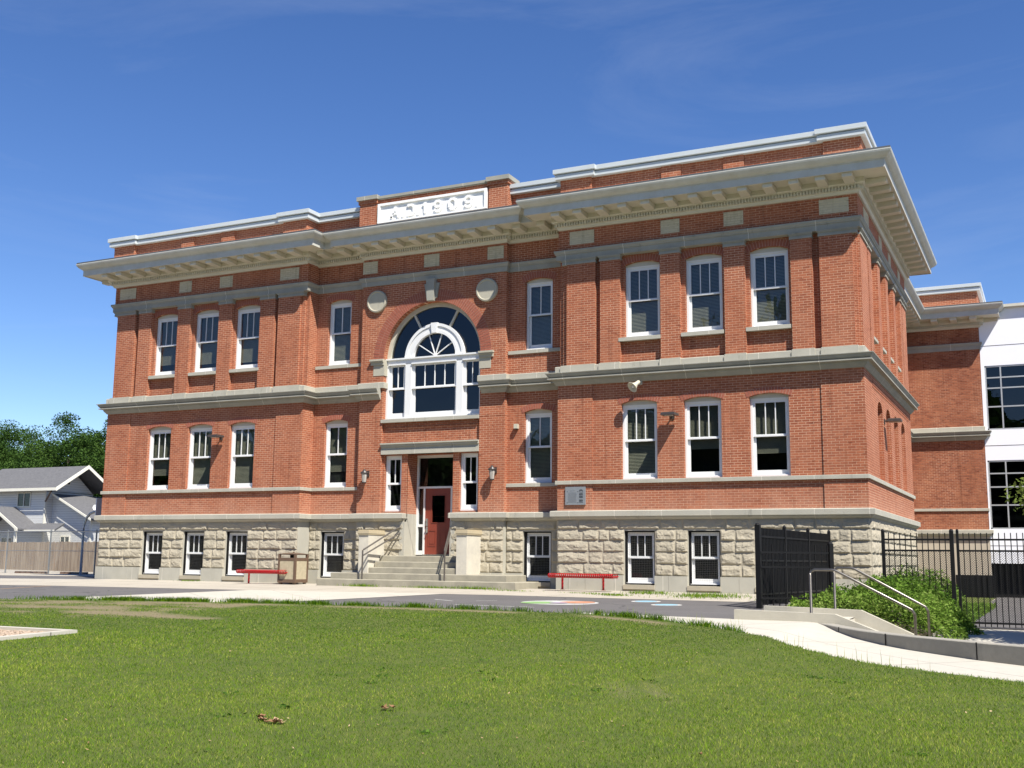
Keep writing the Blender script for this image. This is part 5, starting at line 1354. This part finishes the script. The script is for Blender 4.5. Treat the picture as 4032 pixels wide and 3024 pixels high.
r = np.random.default_rng(72)
me = leaves_mesh('fallen_petals', PALE[0], PALE[1], PALE[2], M['dry_leaf'], 6, 1.5); ob = bpy.data.objects.new('fallen_petals', me); COL.objects.link(ob); tag(ob, kind='stuff')
me = leaves_mesh('lawn_weeds', WEEDS, r.uniform(.012, .03, len(WEEDS)), r.uniform(.0, .4, len(WEEDS)), M['leaf_weed'], 7, 1.2); ob = bpy.data.objects.new('lawn_weeds', me); COL.objects.link(ob); tag(ob, kind='stuff')

# ------------------------------------------------------------------ black picket fences
def picket_fence(A, B, z0, z1, rails, pitch, label, posts, bars=.019, post_r=.032, mesh=None, extra=.06, zslope=None):
    A = Vector((*A, 0)); B = Vector((*B, 0)); d = (B-A); L = d.length; d.normalize(); ang = math.atan2(d.y, d.x)
    t = empty('picket_fence', (A.x, A.y, z0), ang); tag(t, label, 'fence')
    zb = lambda s: (zslope or 0)*s
    def bx(q, s0, s1, w_, za, zb_): q.box(s0, s1, -w_, w_, za, zb_)
    q = MB(); n = int(L/pitch)
    for k in range(1, n+1):
        s = k*pitch
        if s > L-.03: break
        zz = zb(s)
        q.add([(s+dx*bars/2*1.0, dy*bars/2, z) for z in (.05+zz, z1-z0+zz) for dx, dy in ((-1, -1), (1, -1), (1, 1), (-1, 1))], [(0, 3, 2, 1), (4, 5, 6, 7), (0, 1, 5, 4), (1, 2, 6, 5), (2, 3, 7, 6), (3, 0, 4, 7)])
    q.build('pickets', M['black'], t)['kind'] = 'stuff'
    for rz in rails:
        q = MB(); a0, a1 = zb(0), zb(L)
        q.add([(s, y, rz-z0+dz+(a0 if s == 0 else a1)) for s in (0, L) for y, dz in ((-.02, -.02), (.02, -.02), (.02, .02), (-.02, .02))], [(0, 1, 2, 3), (4, 7, 6, 5), (0, 1, 5, 4), (1, 2, 6, 5), (2, 3, 7, 6), (3, 0, 4, 7)])
        q.build('rail', M['black'], t)
    for s, pr in posts:
        q = MB(); zz = zb(s); q.box(s-pr, s+pr, -pr, pr, -.1+zz, z1-z0+extra+zz); q.lathe([(pr*1.15, 0), (pr*.9, .03), (0, .05)], (s, 0, z1-z0+extra+zz), 10); q.build('post', M['black'], t)
    if mesh:
        q = MB(); q.quad((0, .03, mesh[0]-z0), (L, .03, mesh[0]-z0), (L, .03, mesh[1]-z0), (0, .03, mesh[1]-z0)); q.build('chain_link_fabric', M['chain_black'], t)
    return t
picket_fence((12.21, -5.99), (12.74, -.25), -.22, 1.52, (1.33, .80, .06), bars=.028, pitch=.10, label='black picket fence running back from the tall post to the school wall', posts=[(0, .055), (1.9, .035), (3.8, .035), (5.7, .035)])
picket_fence((12.25, -6.02), (13.57, -4.78), -.24, 1.16, (.98, .66, -.02), .155, 'short low black picket panel between the tall post and the round-topped post', [(1.79, .05)], extra=.03)
picket_fence((14.66, -4.5), (16.13, -4.5), -.60, 1.44, (1.295, 1.055, -.47), .118, 'tall black picket panel beside the stone corner above the weeds', [(0, .035), (1.43, .042)], mesh=(-.45, 1.05), extra=.04)
picket_fence((16.21, -4.5), (22.0, -4.5), -.60, 1.44, (1.295, 1.055, -.47), .118, 'tall black picket fence panel with chain link at the right edge', [(0, .028), (2.9, .035), (5.79, .04)], mesh=(-.45, 1.05), extra=.04)

# ------------------------------------------------------------------ white extension
ext = empty('modern_extension', (15.7, YR, -.6)); tag(ext, 'white panelled modern extension with gridded windows behind the brick school', 'building')
ox_, oy_, oz_ = 15.7, YR, -.6
def eb(q, x0, x1, y0, y1, z0, z1): q.box(x0-ox_, x1-ox_, y0-oy_, y1-oy_, z0-oz_, z1-oz_)
q = MB(); Me = lambda u, d, z: (u-ox_, YR+.06+d-oy_, z-oz_)
wall_panel(q, Me, 15.66, 34, .82, 11.7, [(15.8, 33, 6.42, 9.18), (15.72, 33, 2.24, 5.12)], depth=.12)
eb(q, 15.66, 34, YR+.3, YR+12, 11.5, 11.7); q.quad(Me(34, 0, -.6), Me(34, 12, -.6), Me(34, 12, 11.7), Me(34, 0, 11.7)); q.quad(Me(15.66, 0, .82), Me(34, 0, .82), Me(34, 6, .82), Me(15.66, 6, .82))
q.build('wall', M['white_panel'], ext)
q = MB()
for z in (10.05, 5.75, 1.55): eb(q, 15.66, 34, YR+.052, YR+.06, z-.008, z+.008)
q.build('panel_seam', M['dark_metal'], ext)
q = MB(); eb(q, 16.6, 34, YR-.15, YR+.3, 11.66, 11.78); q.build('roof_edge', M['cornice'], ext)
for z0, z1, hs, x0 in ((6.42, 9.18, (8.66, 8.21, 7.41), 15.8), (2.24, 5.12, (4.57, 4.0, 3.24), 15.72)):
    q = MB(); D0, D1 = YR+.08, YR+.16
    eb(q, x0, 33, D0, D1, z1-.06, z1); eb(q, x0, 33, D0, D1, z0, z0+.06); eb(q, x0, x0+.06, D0, D1, z0, z1); eb(q, 32.94, 33, D0, D1, z0, z1)
    for zz in hs: eb(q, x0+.06, 32.94, D0, D1, zz-.028, zz+.028)
    x = 16.42
    while x < 32.5:
        eb(q, x-.028, x+.028, D0-.002, D1+.002, z0+.06, z1-.06); x += 1.55
    wn = q.build('window', M['alu'], ext)
    q = MB(); q.quad(*[(u-ox_, YR+.13-oy_, z-oz_) for u, z in ((x0, z0), (33, z0), (33, z1), (x0, z1))]); q.build('pane', M['glass_dark'], wn)
q = MB(); q.quad(*[(u-ox_, YR+2.5-oy_, z-oz_) for u, z in ((15.7, -.6), (34, -.6), (34, 11.6), (15.7, 11.6))]); eb(q, 15.68, 33, YR+.6, YR+.62, -.6, .82); q.build('dark_backing', M['void'], ext)  # black sheets stand in for dark rooms and the shaded recess below
q = MB(); q.add([(x, y, court(x, y)+.012) for x, y in [(15.85, -4.3), (40, -4.3), (40, 25), (15.85, 25)]], [(0, 1, 2, 3)]); tag(q.build('rear_dark_sheet', M['asphalt']), kind='structure')  # dark grey sheet laid over the rear part of the court
# dark slatted box against the beige basement
q = MB(); q.box(-.72, .72, 0, .5, 0, .95); 
for k in range(7): q.box(-.70+k*.2, -.62+k*.2, -.03, 0, .02, .93)
ob = q.build('dark_slatted_box', M['black'], loc=(15.02, 19.6, -.62)); tag(ob, 'low black slatted box against the beige rear basement wall', 'enclosure')
q = MB(); q.add([(x, y, court(x, y)+.02) for x, y in [(13.8, 6), (15.9, 6), (15.8, 19.5), (13.8, 19.5)]], [(0, 1, 2, 3)]); tag(q.build('grass_strip', M['lawn']), kind='structure')
q = MB(); q.add([(x, y, -.62) for x, y in [(12.5, 0.2), (15.9, 0.2), (15.9, 26), (12.5, 26)]], [(0, 1, 2, 3)]); tag(q.build('rear_yard', M['soil']), kind='structure')
r = np.random.default_rng(77); n = 9000; gx2 = r.uniform(14.6, 16.3, n); gy2 = r.uniform(-3.6, 9, n)
me = leaves_mesh('grass_tufts', np.stack([gx2, gy2, -.6+.1*r.random(n)*1.5], 1), r.uniform(.03, .06, n), r.uniform(.1, .8, n), M['leaf_weed'], 5, .2)
ob = bpy.data.objects.new('rear_ground_cover', me); COL.objects.link(ob); tag(ob, kind='stuff')

# ------------------------------------------------------------------ trees
def make_tree(loc, H, Rc, zc0, seed, label, cat='tree', nleaf=9000, leaf=.13, mat='leaf', name='leafy_tree', trunk_r=.22, group=None):
    rr = random.Random(seed); t = empty(name, loc); tag(t, label, cat, group)
    q = MB(); q.tube([(0, 0, -.3), (rr.uniform(-.1, .1), rr.uniform(-.1, .1), H*.3), (rr.uniform(-.3, .3)*Rc*.2, rr.uniform(-.3, .3)*Rc*.2, H*.7)], trunk_r, 8, r2=trunk_r*.4)
    tips = []
    for k in range(16):
        a = rr.uniform(0, 2*PI_); z0 = zc0+rr.random()*(H-zc0)*.45; rad = Rc*rr.uniform(.45, .95); z1 = min(z0+rr.uniform(.15, .5)*(H-zc0), H*.97)
        f = math.sqrt(max(0.05, 1-((z1-(zc0+H)/2)/((H-zc0)/2))**2))
        p1 = (math.cos(a)*rad*f, math.sin(a)*rad*f, z1); mid = (p1[0]*.5, p1[1]*.5, (z0+z1)/2+.1*rad)
        q.tube([(0, 0, z0*.85), mid, p1], trunk_r*.3, 5, r2=.02); tips.append(p1); tips.append(mid)
    q.build('trunk', M['bark'], t)
    r = np.random.default_rng(seed)
    # clumps
    nc = 60; cl = []
    for p in tips: cl.append(p)
    while len(cl) < nc:
        v = r.normal(0, 1, 3); v /= np.linalg.norm(v); u = r.random()**.35
        cl.append((v[0]*Rc*u*.9, v[1]*Rc*u*.9, (zc0+H)/2+v[2]*(H-zc0)/2*u*.93))
    cl = np.array(cl); cs = r.uniform(.2, .36, len(cl))*Rc
    ci = r.integers(0, len(cl), nleaf)
    v = r.normal(0, 1, (nleaf, 3)); v /= np.linalg.norm(v, axis=1)[:, None]; u = r.random(nleaf)**.5
    P = cl[ci]+v*(cs[ci]*u)[:, None]*np.array([1.15, 1.15, .75])
    cb_ = r.uniform(-.18, .22, len(cl))
    me = leaves_mesh('crown', P, r.uniform(.6, 1.3, nleaf)*leaf, np.clip(.45+cb_[ci]+r.normal(0, .16, nleaf), 0, 1), M[mat], seed, .35)
    ob = bpy.data.objects.new('crown', me); COL.objects.link(ob); ob.parent = t
    return t
TG = 'trees behind the house'
for i, (x, y, H, Rc, zc0, lb) in enumerate([(-74.5, 44, 14.6, 4.2, 3, 'tall dark tree cut by the left edge of the photo'), (-67.0, 41.5, 12.4, 4.6, 2, 'broad rounded tree behind the left half of the house roof'),
                                           (-61.8, 42, 11.0, 3.8, 2, 'lower tree filling the dip in the tree line above the house roof'), (-58.2, 38.5, 13.1, 4.2, 2, 'tall open tree left of the peak of the house gable'),
                                           (-52.6, 37.5, 12.9, 4.2, 2, 'tall airy tree behind the school corner, right end of the tree line'), (-47, 36.5, 11.5, 4, 2, 'tree mostly hidden behind the school corner'),
                                           (-64.5, 38, 8.8, 4.2, 1, 'low bushy tree directly behind the ridge of the house'), (-55.5, 36, 9.2, 4.2, 1, 'low bushy tree right behind the house gable')]):
    make_tree((x, y, -.1), H, Rc, zc0, 60+i, lb, nleaf=42000, leaf=.115, group=TG)
make_tree((19.1, -7.2, -.72), 3.9, 1.6, 1.1, 91, 'young yellow-green tree at the right edge by the court', nleaf=17000, leaf=.055, mat='leaf_yel', name='young_tree', trunk_r=.05)

r = np.random.default_rng(300); n = 150000
bxs = r.uniform(-90, 100, n); byc = -64+r.normal(0, 4, n); tp = 7+5*vnoise(bxs, bxs*0, .12, 61)+4*vnoise(bxs, bxs*0, .4, 62)+13*np.exp(-((bxs-3)/10)**2)
bz_ = -1+(tp+1)*r.random(n)**.7
me = leaves_mesh('tree_line', np.stack([bxs, byc, bz_], 1), r.uniform(.4, .95, n), np.clip(r.normal(.35, .2, n), 0, 1), M['leaf'], 12, .3)
ob = bpy.data.objects.new('tree_line', me); COL.objects.link(ob); tag(ob, kind='stuff')

# ------------------------------------------------------------------ neighbouring house
hs = empty('neighbour_house', (-48, 28, -.1)); tag(hs, 'pale grey sided house with grey shingle gable roof beyond the playground fence', 'house')
hx, hy, hz = -48, 28, -.1
def hp(x, y, z): return (x-hx, y-hy, z-hz)
q = MB()
def hbox(q, x0, x1, y0, y1, z0, z1): q.box(x0-hx, x1-hx, y0-hy, y1-hy, z0-hz, z1-hz)
RX0, RX1 = -53.8, -44.83
WX1 = -46.5
# main block walls with gable
hbox(q, -53.3, WX1, 26.27, 30.6, -.1, 5.25)
q.add([hp(WX1, 26.27, 5.2), hp(WX1, 30.6, 5.2), hp(WX1, 28.43, 6.95), hp(-53.3, 26.27, 5.2), hp(-53.3, 30.6, 5.2), hp(-53.3, 28.43, 6.95)], [(0, 1, 2), (3, 5, 4)])
# right lower addition and front porch block
hbox(q, WX1, -42.6, 26.9, 31, -.1, 3.3)
q.add([hp(WX1, 26.9, 3.3), hp(-42.6, 26.9, 3.3), hp(-45.6, 26.9, 4.9), hp(WX1, 26.9, 5.0)], [(0, 1, 2, 3)])
q.build('wall', M['siding'], hs)
q = MB()
def slabroof(pts, th=.12):
    P = [hp(*p) for p in pts]; q.add(P+[(x, y, z-th) for x, y, z in P], [(0, 1, 2, 3), (7, 6, 5, 4), (0, 1, 5, 4), (1, 2, 6, 5), (2, 3, 7, 6), (3, 0, 4, 7)])
slabroof([(RX0, 25.67, 5.42), (RX1, 25.67, 5.42), (RX1, 28.4, 7.16), (RX0, 28.4, 7.16)])
slabroof([(RX0, 28.4, 7.16), (RX1, 28.4, 7.16), (RX1, 31.1, 5.42), (RX0, 31.1, 5.42)])
slabroof([(-45.9, 26.4, 5.05), (-42.1, 26.4, 3.25), (-42.1, 31.3, 3.25), (-45.9, 31.3, 5.05)])
# porch gable (ridge along y) and lean-to along the front
slabroof([(-49.45, 24.3, 4.12), (-46.75, 24.3, 2.52), (-46.75, 26.3, 2.52), (-49.45, 26.3, 4.12)])
slabroof([(-49.45, 24.3, 4.12), (-52.3, 24.3, 2.45), (-52.3, 26.3, 2.45), (-49.45, 26.3, 4.12)])
slabroof([(-47.3, 24.9, 2.45), (-43.9, 24.9, 2.45), (-44.5, 26.3, 2.95), (-47.3, 26.3, 2.95)])
q.build('roof', M['shingle'], hs)
q = MB()
def bar(a, b, hgt, dep):
    a = Vector(a); b = Vector(b); P = [a, b, b-Vector((0, 0, hgt)), a-Vector((0, 0, hgt))]
    P2 = [p+Vector(dep) for p in P]; q.add([hp(*p) for p in P+P2], [(0, 1, 2, 3), (7, 6, 5, 4), (0, 1, 5, 4), (1, 2, 6, 5), (2, 3, 7, 6), (3, 0, 4, 7)])
bar((RX1+.02, 25.6, 5.44), (RX1+.02, 28.4, 7.2), .26, (.05, 0, 0)); bar((RX1+.02, 31.15, 5.44), (RX1+.02, 28.4, 7.2), .26, (.05, 0, 0))
bar((RX0, 25.6, 5.42), (RX1+.05, 25.6, 5.42), .2, (0, -.05, 0))
bar((-49.45, 24.22, 4.17), (-46.7, 24.22, 2.54), .2, (0, -.05, 0)); bar((-49.45, 24.22, 4.17), (-52.35, 24.22, 2.45), .2, (0, -.05, 0))
bar((-46.9, 24.85, 2.45), (-43.85, 24.85, 2.45), .13, (0, -.05, 0))
bar((-45.9, 26.32, 5.08), (-42.05, 26.32, 3.26), .15, (0, -.05, 0))
for x, y in ((WX1, 26.24), (-42.6, 26.87)): hbox(q, x-.1, x+.02, y-.02, y+.12, 0, 5.0 if x < -45 else 3.3)
for x in (-52.0, -47.1): hbox(q, x-.08, x+.08, 24.35, 24.5, -.1, 2.5)
q.build('trim', M['trim'], hs)
def hwin(x0, x1, z0, z1, y=26.25, sidew=None):
    q = MB()
    if sidew is None:
        for a in ((x0-.06, x1+.06, z1, z1+.07), (x0-.06, x1+.06, z0-.07, z0), (x0-.06, x0, z0, z1), (x1, x1+.06, z0, z1), ((x0+x1)/2-.03, (x0+x1)/2+.03, z0, z1)): hbox(q, a[0], a[1], y-.05, y+.02, a[2], a[3])
        wn = q.build('window', M['trim'], hs)
        q = MB(); hbox(q, x0, x1, y-.01, y+.02, z0, z1); q.build('pane', M['glass_dark'], wn); q = MB(); hbox(q, x0, x1, y+.0, y+.03, z0, z1)
    else:
        for a in ((x0-.06, x1+.06, z1, z1+.07), (x0-.06, x1+.06, z0-.07, z0), (x0-.06, x0, z0, z1), (x1, x1+.06, z0, z1)): hbox(q, sidew-.02, sidew+.05, a[0], a[1], a[2], a[3])
        wn = q.build('window', M['trim'], hs); q = MB(); hbox(q, sidew, sidew+.015, x0, x1, z0, z1); q.build('pane', M['black'], wn)
M_save = M['glass_dark']
hwin(-49.25, -48.04, 4.18, 5.1)
hwin(-50.6, -49.6, .7, 1.9); hwin(-45.4, -44.6, .9, 2.0, 26.88)
hwin(27.75, 28.3, 5.85, 6.35, sidew=WX1)
q = MB(); hbox(q, -53.2, WX1-.02, 26.3, 26.32, .2, 5.2)
q = MB(); q.tube([hp(WX1+.9, 25.9, 5.2), hp(WX1, 26.25, 4.5)], .07, 6); q.build('bracket', M['bin_frame'], hs)
q = MB(); q.lathe([(.0, 0), (.2, .04), (.22, .05)], hp(-41.5, 26.2, 4.0), 16, (.6, -.7, .3)); q.build('dish', M['white'], hs)

# wooden fence and chain link fence
A = Vector((-46, 16.6, 0)); B = Vector((-15.5, 8.7, 0)); d = (B-A).normalized(); L = (B-A).length
wf = empty('wooden_fence', (A.x, A.y, -.1), math.atan2(d.y, d.x)); tag(wf, 'weathered brown board fence in front of the neighbouring house', 'fence')
rr = random.Random(4); q = MB(); s = 0
while s < L:
    w_ = .14; q.box(s, s+w_-.012, -.01, .012+rr.random()*.01, 0, 1.52+rr.uniform(-.025, .025)); s += w_
q.build('boards', M['wood'], wf)['kind'] = 'stuff'
for z in (.3, 1.25): q = MB(); q.box(0, L, .02, .06, z, z+.08); q.build('rail', M['wood'], wf)
s = 2.6
M['newwood'] = plain('pale_new_fence_post', (.5, .36, .22), .9, .1, 5)
q = MB(); s = (Vector((-35.1, 13.8, 0))-A).dot(d); q.box(s-.06, s+.06, -.06, -.01, 0, 1.52); q.build('post', M['newwood'], wf)
A = Vector((-40, 6.6, 0)); B = Vector((-14.2, 4.6, 0)); d = (B-A).normalized(); L = (B-A).length
cf = empty('chain_link_fence', (A.x, A.y, -.1), math.atan2(d.y, d.x)); tag(cf, 'galvanised chain link fence across the far end of the playground', 'fence')
q = MB(); q.quad((0, 0, .05), (L, 0, .05), (L, 0, 1.86), (0, 0, 1.86)); q.build('chain_link_fabric', M['chain'], cf)
for z, rr_ in ((1.88, .025), (1.02, .014)): q = MB(); q.tube([(0, 0, z), (L, 0, z)], rr_, 6); q.build('rail', M['galv'], cf)
s0 = (Vector((-22.1, 5.2, 0))-A).dot(d); s = s0 % 3.0
while s < L: q = MB(); q.tube([(s, 0, 0), (s, 0, 1.95)], .035, 8); q.build('post', M['galv'], cf); s += 3.0
# gooseneck basketball post
gp = empty('basketball_post', (-20.45, 5.5, -.1)); tag(gp, 'grey gooseneck basketball post bending out behind the school corner', 'basketball post')
q = MB(); q.tube([(0, 0, 0), (0, 0, 1.9), (.03, 0, 2.2), (.14, 0, 2.48), (.33, 0, 2.66), (.6, 0, 2.74), (1.3, 0, 2.76)], .055, 10); q.build('pole', M['galv'], gp, smooth=True)
q = MB(); q.box(1.25, 1.3, -.6, .6, 2.5, 3.3); q.build('backboard', M['white'], gp)
# wheel stops
def wheel_stop(a, b, label):
    a = Vector((*a, 0)); b = Vector((*b, 0)); d = (b-a); L = d.length; d.normalize()
    t = empty('wheel_stop', (a.x, a.y, -.1), math.atan2(d.y, d.x)); tag(t, label, 'wheel stop', 'brown wheel stops near the chain link fence')
    q = MB(); x = 0
    while x < L: q.add([(x+dx, y, z) for dx in (0, .22) for y, z in ((-.09, 0), (-.05, .1), (.05, .1), (.09, 0))], [(0, 1, 2, 3), (7, 6, 5, 4), (0, 1, 5, 4), (1, 2, 6, 5), (2, 3, 7, 6)]); x += .3
    q.box(0, L, -.06, .06, 0, .06); q.build('block', M['bin_frame'], t)
wheel_stop((-24.6, 5.6), (-23.0, 5.9), 'brown wheel stop left of the fence post'); wheel_stop((-22.3, 6.1), (-20.9, 6.3), 'brown wheel stop by the basketball post')

# ------------------------------------------------------------------ fallen leaves on the lawn
def dry_leaf(x, y, size, seed, label, n=4):
    r = random.Random(seed); t = empty('fallen_leaves', (x, y, G(x, y)+.03)); tag(t, label, 'dead leaves')
    for k in range(n):
        q = MB(); cx, cy, cz = r.uniform(-.075, .075)*(n > 1), r.uniform(-.02, .02), r.uniform(0, .03); a = r.uniform(0, 6.28); m = 9; s = size*r.uniform(.7, 1.1)
        c_, s_ = math.cos(a), math.sin(a); pts = []
        for i in range(m):
            th = 2*PI_*i/m; rad = s*(.75+.35*((i % 2)*1.0-.4)); u, v = math.cos(th)*rad, math.sin(th)*rad*.7
            pts.append((cx+u*c_-v*s_, cy+u*s_+v*c_, cz+abs(u)*.7*r.uniform(.3, 1)+.01))
        q.add(pts+[(cx, cy, cz)], [(i, (i+1) % m, m) for i in range(m)])
        ob = q.build('leaf', M['dry_leaf'], t); at = ob.data.attributes.new('rnd', 'FLOAT', 'POINT'); v_ = r.uniform(.2, .95); at.data.foreach_set('value', [v_+r.uniform(-.08, .08) for _ in range(m+1)])
dry_leaf(11.99, -22.78, .055, 1, 'left half of the curled brown leaf litter on the front lawn', 5)
dry_leaf(12.15, -22.86, .06, 2, 'pale curled brown leaves just right of the darker leaf litter', 5)
dry_leaf(12.66, -21.86, .05, 3, 'small pair of curled brown leaves right of the larger leaf litter', 3)
dry_leaf(15.74, -22.55, .035, 4, 'single pale dry leaf low in the lawn right of centre', 1)
r = random.Random(8)
